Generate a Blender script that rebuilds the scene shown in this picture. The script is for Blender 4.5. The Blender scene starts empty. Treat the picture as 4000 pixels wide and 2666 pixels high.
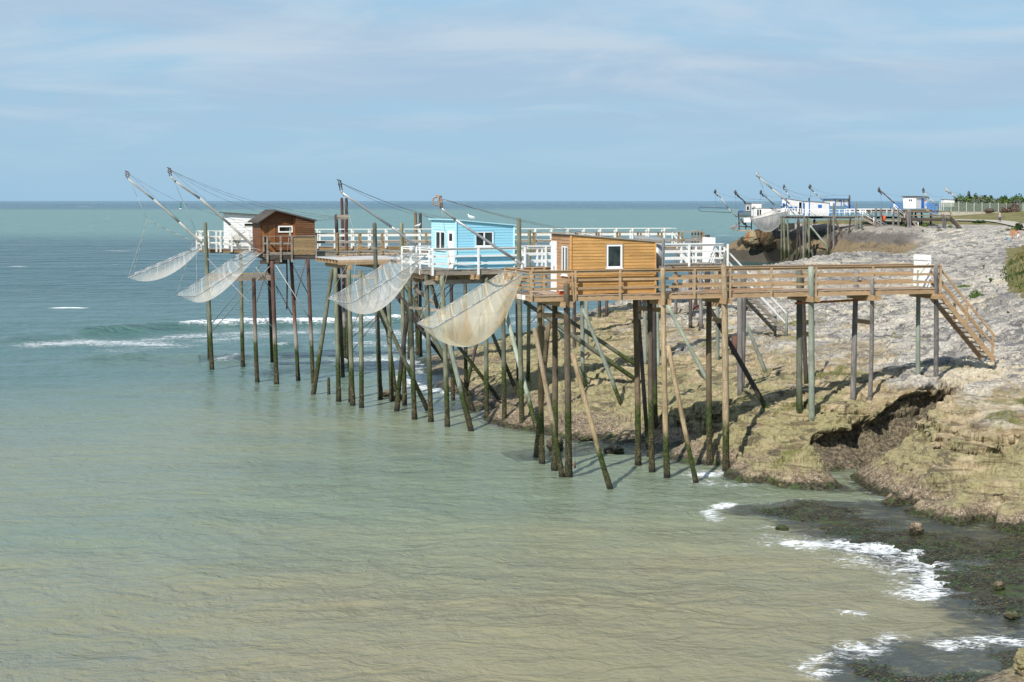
import bpy, bmesh, math, random
import numpy as np
from mathutils import Vector, Matrix
random.seed(7); np.random.seed(7)
S = bpy.context.scene
COL = S.collection
# ---------------- camera, sky, sun, exposure ----------------
FPX = 6000.0; HOR = 785.0; CAMH = 12.0
PITCH = math.atan((1333.0 - HOR) / FPX)
cam = bpy.data.cameras.new('camera'); camo = bpy.data.objects.new('camera', cam); COL.objects.link(camo)
cam.sensor_width = 36.0; cam.lens = 36.0 * FPX / 4000.0; cam.clip_start = 0.5; cam.clip_end = 90000
camo.location = (0, 0, CAMH); camo.rotation_euler = (math.pi / 2 - PITCH, 0, 0)
S.camera = camo
SUN_EL = math.radians(43); SUN_AZ = math.radians(30)          # sun stands behind the viewer, 30 degrees to the left
sd = Vector((-math.sin(SUN_AZ) * math.cos(SUN_EL), -math.cos(SUN_AZ) * math.cos(SUN_EL), math.sin(SUN_EL)))
sl = bpy.data.lights.new('sun', 'SUN'); sl.energy = 4.7; sl.angle = math.radians(0.55); sl.color = (1.0, 0.955, 0.88)
so = bpy.data.objects.new('sun', sl); COL.objects.link(so); so.rotation_euler = sd.to_track_quat('Z', 'Y').to_euler()
so.location = (0, 0, 60)
S.view_settings.view_transform = 'Standard'; S.view_settings.look = 'None'
S.view_settings.exposure = 0.27; S.view_settings.gamma = 1.0
W = bpy.data.worlds.new('World'); S.world = W; W.use_nodes = True
nt = W.node_tree; nt.nodes.clear()
def N(t, **k):
    n = nt.nodes.new(t)
    for a, b in k.items(): setattr(n, a, b)
    return n
L = nt.links.new
def skybuild():
    out = N('ShaderNodeOutputWorld'); bg = N('ShaderNodeBackground'); bg.inputs[1].default_value = 0.12
    sky = N('ShaderNodeTexSky', sky_type='NISHITA', sun_disc=False)
    sky.sun_elevation = SUN_EL; sky.sun_rotation = math.pi + SUN_AZ
    sky.altitude = 0; sky.air_density = 1.0; sky.dust_density = 0.6; sky.ozone_density = 1.6
    tc = N('ShaderNodeTexCoord'); sx = N('ShaderNodeSeparateXYZ'); L(tc.outputs['Generated'], sx.inputs[0])
    # clouds lie on a high flat layer: direction divided by its height
    zc = N('ShaderNodeMath', operation='MAXIMUM'); L(sx.outputs[2], zc.inputs[0]); zc.inputs[1].default_value = 0.0
    za = N('ShaderNodeMath', operation='ADD'); L(zc.outputs[0], za.inputs[0]); za.inputs[1].default_value = 0.11
    dv = N('ShaderNodeVectorMath', operation='DIVIDE'); L(tc.outputs['Generated'], dv.inputs[0])
    cb = N('ShaderNodeCombineXYZ')
    for i in range(3): L(za.outputs[0], cb.inputs[i])
    L(cb.outputs[0], dv.inputs[1])
    def cloud(scale, loc, lo, hi, det=7, rough=0.55, dist=0.6, sc=(1, 1, 0)):
        mp = N('ShaderNodeMapping'); L(dv.outputs[0], mp.inputs[0]); mp.inputs['Location'].default_value = loc
        mp.inputs['Scale'].default_value = sc
        n = N('ShaderNodeTexNoise'); n.inputs['Scale'].default_value = scale; n.inputs['Detail'].default_value = det
        n.inputs['Roughness'].default_value = rough; n.inputs['Distortion'].default_value = dist; L(mp.outputs[0], n.inputs[0])
        r = N('ShaderNodeMapRange', interpolation_type='SMOOTHSTEP'); L(n.outputs[0], r.inputs[0])
        r.inputs[1].default_value = lo; r.inputs[2].default_value = hi
        return r.outputs[0]
    c1 = cloud(0.62, (3.3, 1.2, 0), 0.38, 0.56, 7, 0.55, 0.8, (0.8, 1.25, 0))
    c2 = cloud(1.0, (7.3, 4.4, 0), 0.43, 0.70, 8, 0.58, 0.5, (0.9, 1.1, 0))
    def mix(f, a, b, fac=1.0):
        m = N('ShaderNodeMix', data_type='RGBA')
        if fac != 1.0:
            q = N('ShaderNodeMath', operation='MULTIPLY'); L(f, q.inputs[0]); q.inputs[1].default_value = fac; f = q.outputs[0]
        L(f, m.inputs[0])
        if isinstance(a, tuple): m.inputs[6].default_value = a
        else: L(a, m.inputs[6])
        if isinstance(b, tuple): m.inputs[7].default_value = b
        else: L(b, m.inputs[7])
        return m.outputs[2]
    # the real air near the horizon is clear blue, with less yellow than the plain model
    hz = N('ShaderNodeMapRange', interpolation_type='SMOOTHSTEP'); L(sx.outputs[2], hz.inputs[0])
    hz.inputs[1].default_value = 0.0; hz.inputs[2].default_value = 0.6; hz.inputs[3].default_value = 1.0; hz.inputs[4].default_value = 0.0
    base = mix(hz.outputs[0], sky.outputs[0], (2.2, 3.75, 5.15, 1), 0.92)
    a = mix(c1, base, (2.78, 3.85, 5.0, 1), 0.9)
    b = mix(c2, a, (4.0, 4.75, 5.45, 1), 0.75)
    lo = N('ShaderNodeMapRange'); L(sx.outputs[2], lo.inputs[0]); lo.inputs[1].default_value = 0.012; lo.inputs[2].default_value = 0.075
    fin = mix(lo.outputs[0], base, b)
    L(fin, bg.inputs[0]); L(bg.outputs[0], out.inputs[0])
skybuild()
# ---------------- picture measurements to places ----------------
cp_, sp_ = math.cos(PITCH), math.sin(PITCH)
def ray(px, py):
    x = (px - 2000.0) / FPX; y = -(py - 1333.0) / FPX
    return Vector((x, cp_ + y * sp_, -sp_ + y * cp_))
def pt(px, py, Y):
    d = ray(px, py); t = Y / d.y
    return Vector((d.x * t, Y, CAMH + d.z * t))
def pz(px, py, z):
    d = ray(px, py); t = (z - CAMH) / d.z
    return Vector((d.x * t, d.y * t, z))
def toX(px, Y): return (px - 2000.0) / FPX * Y * 1.0
# ---------------- tagging and mesh helpers ----------------
def tag(o, label=None, cat=None, group=None, kind=None):
    if label: o['label'] = label
    if cat: o['category'] = cat
    if group: o['group'] = group
    if kind: o['kind'] = kind
    return o
def empty(name, loc, label, cat, group=None):
    o = bpy.data.objects.new(name, None); COL.objects.link(o); o.location = loc; o.empty_display_size = 0.3
    bpy.context.view_layer.update()
    return tag(o, label, cat, group)
def link(name, me, mat, parent=None):
    o = bpy.data.objects.new(name, me); COL.objects.link(o)
    if mat is not None and len(me.materials) == 0: me.materials.append(mat)
    if parent is not None:
        o.parent = parent
        r = parent
        off = Vector((0, 0, 0))
        while r is not None: off += Vector(r.location); r = r.parent
        me.transform(Matrix.Translation(-off))
    return o
class MB:
    def __init__(s): s.v = []; s.f = []; s.sm = []
    def add(s, vs, fs, smooth=False):
        b = len(s.v); s.v += [tuple(p) for p in vs]
        for f in fs: s.f.append(tuple(b + i for i in f)); s.sm.append(smooth)
    def box(s, o, ax, ay, az):      # o = corner, three edge vectors
        o, ax, ay, az = map(Vector, (o, ax, ay, az))
        P = [o, o + ax, o + ax + ay, o + ay]; P += [p + az for p in P]
        if ax.cross(ay).dot(az) < 0: P = [P[i] for i in (3, 2, 1, 0, 7, 6, 5, 4)]
        s.add(P, [(3, 2, 1, 0), (4, 5, 6, 7), (0, 1, 5, 4), (1, 2, 6, 5), (2, 3, 7, 6), (3, 0, 4, 7)])
    def beam(s, p0, p1, w, h, up=(0, 0, 1)):     # centred on the line
        p0, p1 = Vector(p0), Vector(p1); d = (p1 - p0).normalized(); up = Vector(up)
        side = d.cross(up)
        if side.length < 1e-4: side = d.cross(Vector((0, 1, 0)))
        side.normalize(); u2 = side.cross(d).normalized()
        s.box(p0 - side * w / 2 - u2 * h / 2, p1 - p0, side * w, u2 * h)
    def tube(s, p0, p1, r0, r1=None, n=10, rings=1, jit=0.0, round_top=False, bend=0.0):
        p0, p1 = Vector(p0), Vector(p1); r1 = r0 if r1 is None else r1
        d = p1 - p0; Ln = d.length
        if Ln < 1e-6: return
        d.normalize(); a = d.cross(Vector((0.31, 0.95, 0.05))).normalized(); b = d.cross(a).normalized()
        vs = []; fs = []
        bd = Vector((random.uniform(-1, 1), random.uniform(-1, 1), 0)) * bend
        st = [(i / rings, 1.0) for i in range(rings + 1)]
        if round_top: st += [(1 + r0 * 0.45 / Ln, 0.8), (1 + r0 * 0.8 / Ln, 0.42)]
        ph = [random.uniform(0, 6.28) for _ in range(3)]
        for k, (t, sc) in enumerate(st):
            c = p0 + d * Ln * t + bd * math.sin(min(t, 1) * math.pi)
            r = (r0 + (r1 - r0) * min(t, 1)) * sc
            for j in range(n):
                th = 2 * math.pi * j / n
                rr = r * (1 + jit * (math.sin(3 * th + ph[0] + t * 5) * 0.4 + random.uniform(-1, 1) * 0.6))
                vs.append(c + a * math.cos(th) * rr + b * math.sin(th) * rr)
        m = len(st)
        for k in range(m - 1):
            for j in range(n):
                j2 = (j + 1) % n
                fs.append((k * n + j, k * n + j2, (k + 1) * n + j2, (k + 1) * n + j))
        fs.append(tuple(range(n - 1, -1, -1))); fs.append(tuple((m - 1) * n + j for j in range(n)))
        s.add(vs, fs[:-2], True); b0 = len(s.v) - len(vs)
        for f in fs[-2:]: s.f.append(tuple(b0 + i for i in f)); s.sm.append(False)
    def path(s, pts, r, n=6):
        for p, q in zip(pts[:-1], pts[1:]): s.tube(p, q, r, n=n)
    def rope(s, p, q, r, sag=0.0, seg=10, n=5):
        p, q = Vector(p), Vector(q)
        P = [p.lerp(q, i / seg) - Vector((0, 0, sag * 4 * (i / seg) * (1 - i / seg))) for i in range(seg + 1)]
        s.path(P, r, n)
    def prism(s, poly, off):         # poly = list of world points, off = extrusion vector
        n = len(poly); off = Vector(off); A = [Vector(p) for p in poly]; B = [p + off for p in A]
        nor = Vector((0, 0, 0))
        for i in range(n): nor += A[i].cross(A[(i + 1) % n])
        if nor.dot(off) > 0: A.reverse(); B.reverse()
        s.add(A + B, [tuple(range(n)), tuple(range(2 * n - 1, n - 1, -1))] + [((i + 1) % n, i, n + i, n + (i + 1) % n) for i in range(n)])
    def ball(s, c, r, n=10, m=7, sq=(1, 1, 1), jit=0):
        c = Vector(c); vs = []; fs = []
        for i in range(m + 1):
            ph = math.pi * i / m
            for j in range(n):
                th = 2 * math.pi * j / n; k = r * (1 + random.uniform(-jit, jit))
                vs.append(c + Vector((math.sin(ph) * math.cos(th) * k * sq[0], math.sin(ph) * math.sin(th) * k * sq[1], math.cos(ph) * k * sq[2])))
        for i in range(m):
            for j in range(n):
                fs.append((i * n + j, (i + 1) * n + j, (i + 1) * n + (j + 1) % n, i * n + (j + 1) % n))
        s.add(vs, fs, True)
    def build(s, name, mat, parent=None):
        me = bpy.data.meshes.new(name); me.from_pydata(s.v, [], s.f); me.update()
        if any(s.sm): me.polygons.foreach_set('use_smooth', s.sm)
        return link(name, me, mat, parent)
# ---------------- materials ----------------
def newmat(name):
    global nt, L
    m = bpy.data.materials.new(name); m.use_nodes = True; nt = m.node_tree; L = nt.links.new
    nt.nodes.clear(); o = N('ShaderNodeOutputMaterial'); b = N('ShaderNodeBsdfPrincipled'); L(b.outputs[0], o.inputs[0])
    return m, b, o
def inp(n, i, v):
    if v is None: return
    if isinstance(v, (int, float)): n.inputs[i].default_value = v
    elif isinstance(v, tuple): n.inputs[i].default_value = v if len(v) == 4 or i == 'Scale3' else v
    else: L(v, n.inputs[i])
def rgba(c): return (c[0], c[1], c[2], 1.0)
def mix(f, a, b, blend='MIX'):
    m = N('ShaderNodeMix', data_type='RGBA', blend_type=blend)
    inp(m, 0, f); inp(m, 6, rgba(a) if isinstance(a, tuple) else a); inp(m, 7, rgba(b) if isinstance(b, tuple) else b)
    return m.outputs[2]
def math_(op, a, b=None, c=None, clamp=False):
    m = N('ShaderNodeMath', operation=op); m.use_clamp = clamp
    inp(m, 0, a); inp(m, 1, b)
    if c is not None: inp(m, 2, c)
    return m.outputs[0]
def rng(v, lo, hi, a=0.0, b=1.0, smooth=True):
    m = N('ShaderNodeMapRange')
    if smooth: m.interpolation_type = 'SMOOTHSTEP'
    inp(m, 0, v); inp(m, 1, lo); inp(m, 2, hi); inp(m, 3, a); inp(m, 4, b)
    return m.outputs[0]
def noise(vec, scale, det=4, rough=0.55, dist=0.0, sc=None, loc=None):
    if sc or loc:
        mp = N('ShaderNodeMapping'); L(vec, mp.inputs[0])
        if sc: mp.inputs['Scale'].default_value = sc
        if loc: mp.inputs['Location'].default_value = loc
        vec = mp.outputs[0]
    n = N('ShaderNodeTexNoise'); L(vec, n.inputs['Vector']); n.inputs['Scale'].default_value = scale
    n.inputs['Detail'].default_value = det; n.inputs['Roughness'].default_value = rough; n.inputs['Distortion'].default_value = dist
    return n.outputs[0]
def voro(vec, scale, feature='F1', sc=None, out=0, rand=1.0):
    if sc:
        mp = N('ShaderNodeMapping'); L(vec, mp.inputs[0]); mp.inputs['Scale'].default_value = sc; vec = mp.outputs[0]
    n = N('ShaderNodeTexVoronoi', feature=feature); L(vec, n.inputs['Vector']); n.inputs['Scale'].default_value = scale
    n.inputs['Randomness'].default_value = rand
    return n.outputs[out]
def bump(b, h, dist=0.02, strength=1.0, prev=None):
    n = N('ShaderNodeBump'); n.inputs['Strength'].default_value = strength; n.inputs['Distance'].default_value = dist
    L(h, n.inputs['Height'])
    if prev is not None: L(prev, n.inputs['Normal'])
    if b is not None: L(n.outputs[0], b.inputs['Normal'])
    return n.outputs[0]
def geo(): return N('ShaderNodeNewGeometry').outputs['Position']
def sepz(p):
    s = N('ShaderNodeSeparateXYZ'); L(p, s.inputs[0]); return s.outputs
def objrand(): return N('ShaderNodeObjectInfo').outputs['Random']

def wood(name, c1, c2, rough=0.75, scale=1.0, vertical=False, wear=None, knots=False, sat=0.25):
    m, b, o = newmat(name); p = geo()
    sc = (14, 14, 1.2) if vertical else (1.2, 6, 16)
    g = noise(p, 1.6 * scale, 6, 0.62, 0.6, sc=sc)
    big = noise(p, 0.9, 3, 0.5)
    col = mix(rng(g, 0.33, 0.68), c1, c2)
    col = mix(rng(big, 0.35, 0.7, 0.0, 0.45), col, tuple(x * 0.62 for x in c2))
    # every plank has a tone of its own: cells long along the grain
    cell = voro(p, 1.0, sc=(0.55, 0.55, 7.4), out=1) if not vertical else voro(p, 1.0, sc=(5.5, 5.5, 0.3), out=1)
    hsv = N('ShaderNodeHueSaturation'); L(col, hsv.inputs['Color']); s3 = N('ShaderNodeSeparateColor'); L(cell, s3.inputs[0])
    L(rng(s3.outputs[0], 0, 1, 1 - sat, 1 + sat, False), hsv.inputs['Value']); col = hsv.outputs[0]
    if knots:
        k = voro(p, 2.2, sc=(1, 1, 2.2)); col = mix(rng(k, 0.02, 0.07, 0.75, 0.0), col, tuple(x * 0.3 for x in c2))
    if wear: 
        w = noise(p, 5, 5, 0.7); col = mix(rng(w, 0.56, 0.66, 0, 0.75), col, wear)
    L(col, b.inputs['Base Color']); b.inputs['Roughness'].default_value = rough
    b.inputs['Specular IOR Level'].default_value = 0.25
    bump(b, g, 0.006, 0.8)
    return m
def paint(name, c, dirt=(0.25, 0.22, 0.17), amt=0.3, rough=0.5, grain=0.5):
    m, b, o = newmat(name); p = geo()
    d = noise(p, 3.2, 6, 0.68, 0.3, sc=(1, 1, 0.6)); st = noise(p, 9, 4, 0.6, sc=(1.5, 1.5, 0.25))
    col = mix(rng(d, 0.52, 0.78, 0, amt), c, dirt)
    col = mix(rng(st, 0.5, 0.8, 0, amt * 0.7), col, dirt)
    L(col, b.inputs['Base Color']); b.inputs['Roughness'].default_value = rough; b.inputs['Specular IOR Level'].default_value = 0.35
    bump(b, st, 0.003, grain)
    return m
def pilemat(name, c1, c2, algae=2.7, light=None):
    """round timber pile: dry wood on top, green growth at the tide line, dark shell crust below"""
    m, b, o = newmat(name); p = geo(); x, y, z = sepz(p)
    g = noise(p, 1.5, 6, 0.65, 0.5, sc=(16, 16, 0.9)); big = noise(p, 0.8, 4, 0.6)
    col = mix(rng(g, 0.35, 0.68), c1, c2)
    col = mix(rng(big, 0.4, 0.65, 0, 0.6), col, tuple(v * 0.55 for v in c1))
    hsv = N('ShaderNodeHueSaturation'); L(col, hsv.inputs['Color']); r = objrand()
    L(rng(r, 0, 1, 0.72, 1.25, False), hsv.inputs['Value']); L(rng(r, 0, 1, 0.75, 1.15, False), hsv.inputs['Saturation']); col = hsv.outputs[0]
    ring = noise(p, 2.2, 2, 0.5, sc=(0.4, 0.4, 6)); col = mix(rng(ring, 0.6, 0.72, 0, 0.35), col, tuple(v * 0.4 for v in c1))
    if light: col = mix(rng(z, algae + 0.1, algae + 1.7, 0.75, 0.0), col, light)
    wob = noise(p, 1.7, 5, 0.65, sc=(3, 3, 1.2)); zz = math_('ADD', z, rng(wob, 0, 1, -0.9, 0.9, False))
    zz = math_('ADD', zz, rng(r, 0, 1, -0.5, 0.5, False))
    zz2 = math_('ADD', z, rng(wob, 0, 1, -0.4, 0.4, False))
    gr = mix(rng(noise(p, 9, 4, 0.6), 0.35, 0.65), (0.016, 0.028, 0.008), (0.062, 0.08, 0.02))
    col = mix(rng(zz, algae - 0.6, algae + 0.25, 1.0, 0.0), col, gr)
    cr = mix(rng(noise(p, 14, 5, 0.75), 0.45, 0.62), (0.022, 0.022, 0.012), (0.17, 0.135, 0.07))
    cr = mix(rng(noise(p, 3, 3, 0.6, sc=(2, 2, 0.5)), 0.45, 0.6, 0.0, 0.6), cr, (0.02, 0.032, 0.012))
    col = mix(rng(zz, algae - 1.9, algae - 0.8, 1.0, 0.0), col, cr)
    col = mix(rng(zz2, 0.0, 0.28, 0.9, 0.0), col, (0.012, 0.011, 0.008))
    L(col, b.inputs['Base Color']); 
    b.inputs['Specular IOR Level'].default_value = 0.25
    L(rng(zz2, 0.15, 0.7, 0.32, 0.85), b.inputs['Roughness'])
    h1 = bump(None, g, 0.012, 0.9)
    crust = math_('MULTIPLY', noise(p, 22, 4, 0.75), rng(zz, algae - 1.6, algae - 0.2, 1.0, 0.0))
    bump(b, crust, 0.05, 1.0, h1)
    return m
M = {}
M['honey'] = wood('honey_boards', (0.44, 0.235, 0.078), (0.56, 0.32, 0.115), 0.6, 1.2, knots=True, sat=0.16)
M['honey_pale'] = wood('weathered_honey_boards', (0.36, 0.205, 0.11), (0.44, 0.27, 0.15), 0.7, 1.2, knots=True, sat=0.16)
M['timber'] = wood('new_timber', (0.36, 0.23, 0.125), (0.46, 0.325, 0.19), 0.7, 1.0, knots=True, sat=0.15)
M['timber_pink'] = wood('pinkish_timber', (0.37, 0.255, 0.155), (0.46, 0.34, 0.21), 0.7, sat=0.15)
M['decking'] = wood('decking', (0.36, 0.26, 0.18), (0.44, 0.33, 0.24), 0.8, sat=0.14)
M['grey_deck'] = wood('weathered_grey_decking', (0.26, 0.235, 0.20), (0.36, 0.33, 0.29), 0.85)
M['grey_wood'] = wood('weathered_grey_wood', (0.20, 0.17, 0.135), (0.34, 0.30, 0.25), 0.85, wear=(0.12, 0.105, 0.08))
M['pale_deck'] = wood('pale_platform_boards', (0.46, 0.44, 0.42), (0.56, 0.53, 0.50), 0.8, sat=0.12)
M['dark_wood'] = wood('dark_wet_wood', (0.045, 0.038, 0.032), (0.10, 0.085, 0.07), 0.8)
M['brown'] = wood('red_brown_boards', (0.125, 0.046, 0.018), (0.19, 0.075, 0.028), 0.6, 1.4, sat=0.22)
M['brown_dull'] = wood('dull_brown_boards', (0.105, 0.048, 0.022), (0.16, 0.075, 0.032), 0.65, 1.4, sat=0.22)
M['brown_door'] = wood('brown_vertical_boards', (0.20, 0.085, 0.03), (0.27, 0.12, 0.045), 0.6, vertical=True)
M['rust_board'] = paint('orange_brown_board', (0.36, 0.13, 0.035), (0.15, 0.06, 0.02), 0.5)
M['mossy'] = wood('mossy_tan_boards', (0.22, 0.15, 0.075), (0.31, 0.215, 0.115), 0.8, wear=(0.13, 0.12, 0.07))
M['white'] = paint('white_paint', (0.80, 0.80, 0.78), (0.42, 0.38, 0.3), 0.28)
M['white_old'] = paint('old_white_paint', (0.72, 0.72, 0.68), (0.30, 0.25, 0.18), 0.55)
M['upvc'] = paint('white_window_frame', (0.82, 0.83, 0.83), (0.6, 0.6, 0.58), 0.1, 0.35)
M['blue'] = paint('sky_blue_paint', (0.29, 0.61, 0.755), (0.20, 0.44, 0.56), 0.36, 0.5)
M['blue_pale'] = paint('pale_blue_paint', (0.40, 0.67, 0.76), (0.26, 0.48, 0.56), 0.2, 0.5)
M['far_blue'] = paint('strong_blue_paint', (0.045, 0.17, 0.52), (0.03, 0.10, 0.3), 0.2)
M['metal'] = paint('galvanised_steel', (0.36, 0.38, 0.39), (0.17, 0.13, 0.10), 0.45, 0.45)
M['metal'].node_tree.nodes['Principled BSDF'].inputs['Metallic'].default_value = 0.35
M['dark_metal'] = paint('dark_steel', (0.05, 0.05, 0.052), (0.14, 0.06, 0.03), 0.5, 0.5)
M['rust'] = paint('rusty_iron', (0.11, 0.055, 0.038), (0.24, 0.15, 0.10), 0.6, 0.8)
M['pipe'] = paint('pale_grey_pipe', (0.40, 0.385, 0.35), (0.20, 0.15, 0.11), 0.5, 0.55)
M['rope'] = paint('pale_rope', (0.42, 0.39, 0.33), (0.2, 0.18, 0.14), 0.3, 0.9)
M['wire'] = paint('dark_wire', (0.13, 0.12, 0.11), (0.08, 0.07, 0.06), 0.3, 0.6)
M['brass_rope'] = paint('tan_rope', (0.30, 0.21, 0.16), (0.55, 0.47, 0.4), 0.8, 0.9)
M['roof_slate'] = paint('dark_corrugated_roof', (0.085, 0.075, 0.066), (0.045, 0.04, 0.036), 0.6, 0.8)
M['roof_felt'] = paint('grey_roof_edge', (0.28, 0.27, 0.25), (0.15, 0.13, 0.1), 0.5, 0.8)
M['green_paint'] = paint('green_buoy_paint', (0.02, 0.22, 0.12), (0.02, 0.12, 0.07), 0.3)
M['orange'] = paint('orange_plastic', (0.75, 0.13, 0.03), (0.5, 0.1, 0.03), 0.2)
M['concrete'] = paint('pale_concrete', (0.40, 0.37, 0.31), (0.2, 0.17, 0.13), 0.5, 0.9)
M['lavender'] = paint('lavender_cloth', (0.36, 0.27, 0.50), (0.25, 0.2, 0.36), 0.3, 0.9)
M['navy'] = paint('navy_cloth', (0.03, 0.035, 0.06), (0.02, 0.02, 0.03), 0.3, 0.9)
M['jeans'] = paint('light_denim', (0.25, 0.34, 0.46), (0.2, 0.25, 0.3), 0.3, 0.9)
M['skin'] = paint('skin', (0.45, 0.26, 0.18), (0.4, 0.22, 0.15), 0.1, 0.6)
M['hair'] = paint('hair', (0.07, 0.045, 0.03), (0.03, 0.02, 0.015), 0.2, 0.7)
M['gull'] = paint('gull_feathers', (0.75, 0.75, 0.74), (0.4, 0.4, 0.42), 0.3, 0.8)
M['canvas'] = paint('brown_canvas', (0.36, 0.17, 0.08), (0.3, 0.25, 0.18), 0.6, 0.8)
def glassmat():
    m, b, o = newmat('window_glass'); p = geo(); n = noise(p, 1.3, 3, 0.6, 0.4)
    L(mix(rng(n, 0.4, 0.62), (0.006, 0.008, 0.007), (0.035, 0.045, 0.038)), b.inputs['Base Color'])
    b.inputs['Roughness'].default_value = 0.06; b.inputs['IOR'].default_value = 1.5
    return m
M['glass'] = glassmat()
P1 = pilemat('greenish_pile', (0.115, 0.125, 0.085), (0.23, 0.235, 0.165), 2.9)
P2 = pilemat('brown_pile', (0.125, 0.09, 0.05), (0.235, 0.175, 0.105), 2.9)
P3 = pilemat('red_brown_pile', (0.10, 0.05, 0.038), (0.19, 0.105, 0.08), 2.75, light=(0.36, 0.33, 0.29))
P4 = pilemat('pale_new_pile', (0.25, 0.19, 0.12), (0.42, 0.34, 0.23), 2.5)
P5 = pilemat('dark_pile', (0.045, 0.038, 0.035), (0.13, 0.11, 0.10), 2.6)
P6 = pilemat('grey_split_pile', (0.13, 0.12, 0.115), (0.27, 0.25, 0.235), 1.0)
P7 = pilemat('pale_green_pile', (0.22, 0.255, 0.205), (0.33, 0.355, 0.29), 2.4)
def netmat(name, c, dens, c2, streak=0.45, lo=0.0):
    """fine fishing mesh: thin cloth that lets most of the view through, denser in folds"""
    m = bpy.data.materials.new(name); m.use_nodes = True
    global nt, L
    nt = m.node_tree; L = nt.links.new; nt.nodes.clear()
    o = N('ShaderNodeOutputMaterial'); uv = N('ShaderNodeAttribute', attribute_name='nuv').outputs['Vector']
    f = noise(uv, 4.0, 1, 0.5, 0.0, sc=(3.0, 0.05, 0)); f2 = noise(uv, 1.1, 2, 0.5, 0.2); f3 = noise(uv, 9.0, 1, 0.5, 0.0, sc=(2.8, 0.03, 0))
    ss = N('ShaderNodeSeparateXYZ'); L(uv, ss.inputs[0])
    v = ss.outputs[2]
    a = math_('ADD', rng(f, 0.52, 0.70, 0.0, streak), rng(f3, 0.57, 0.62, 0.0, streak * 0.8))
    patch = rng(f2, 0.40, 0.7, 0.0, 0.08)
    low = rng(v, 0.35, 0.95, 0.0, 0.32)
    al = math_('MINIMUM', math_('ADD', math_('ADD', dens, a), math_('MULTIPLY', low, 1.25)), 0.85)
    col = mix(rng(math_('ADD', f2, math_('MULTIPLY', v, 0.42)), 0.74, 0.98), c, c2)
    df = N('ShaderNodeBsdfDiffuse'); L(col, df.inputs[0]); tl = N('ShaderNodeBsdfTranslucent'); L(col, tl.inputs[0])
    mx = N('ShaderNodeMixShader'); mx.inputs[0].default_value = 0.42; L(df.outputs[0], mx.inputs[1]); L(tl.outputs[0], mx.inputs[2])
    tr = N('ShaderNodeBsdfTransparent'); m2 = N('ShaderNodeMixShader'); L(al, m2.inputs[0]); L(tr.outputs[0], m2.inputs[1]); L(mx.outputs[0], m2.inputs[2])
    L(m2.outputs[0], o.inputs[0])
    return m
M['net_white'] = netmat('white_net', (0.82, 0.80, 0.76), 0.26, (0.78, 0.72, 0.63), 0.3)
M['net_tan'] = netmat('tan_net', (0.90, 0.79, 0.60), 0.42, (0.66, 0.45, 0.22), 0.28)
M['net_far'] = netmat('grey_net', (0.62, 0.58, 0.54), 0.55, (0.55, 0.50, 0.45))
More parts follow.
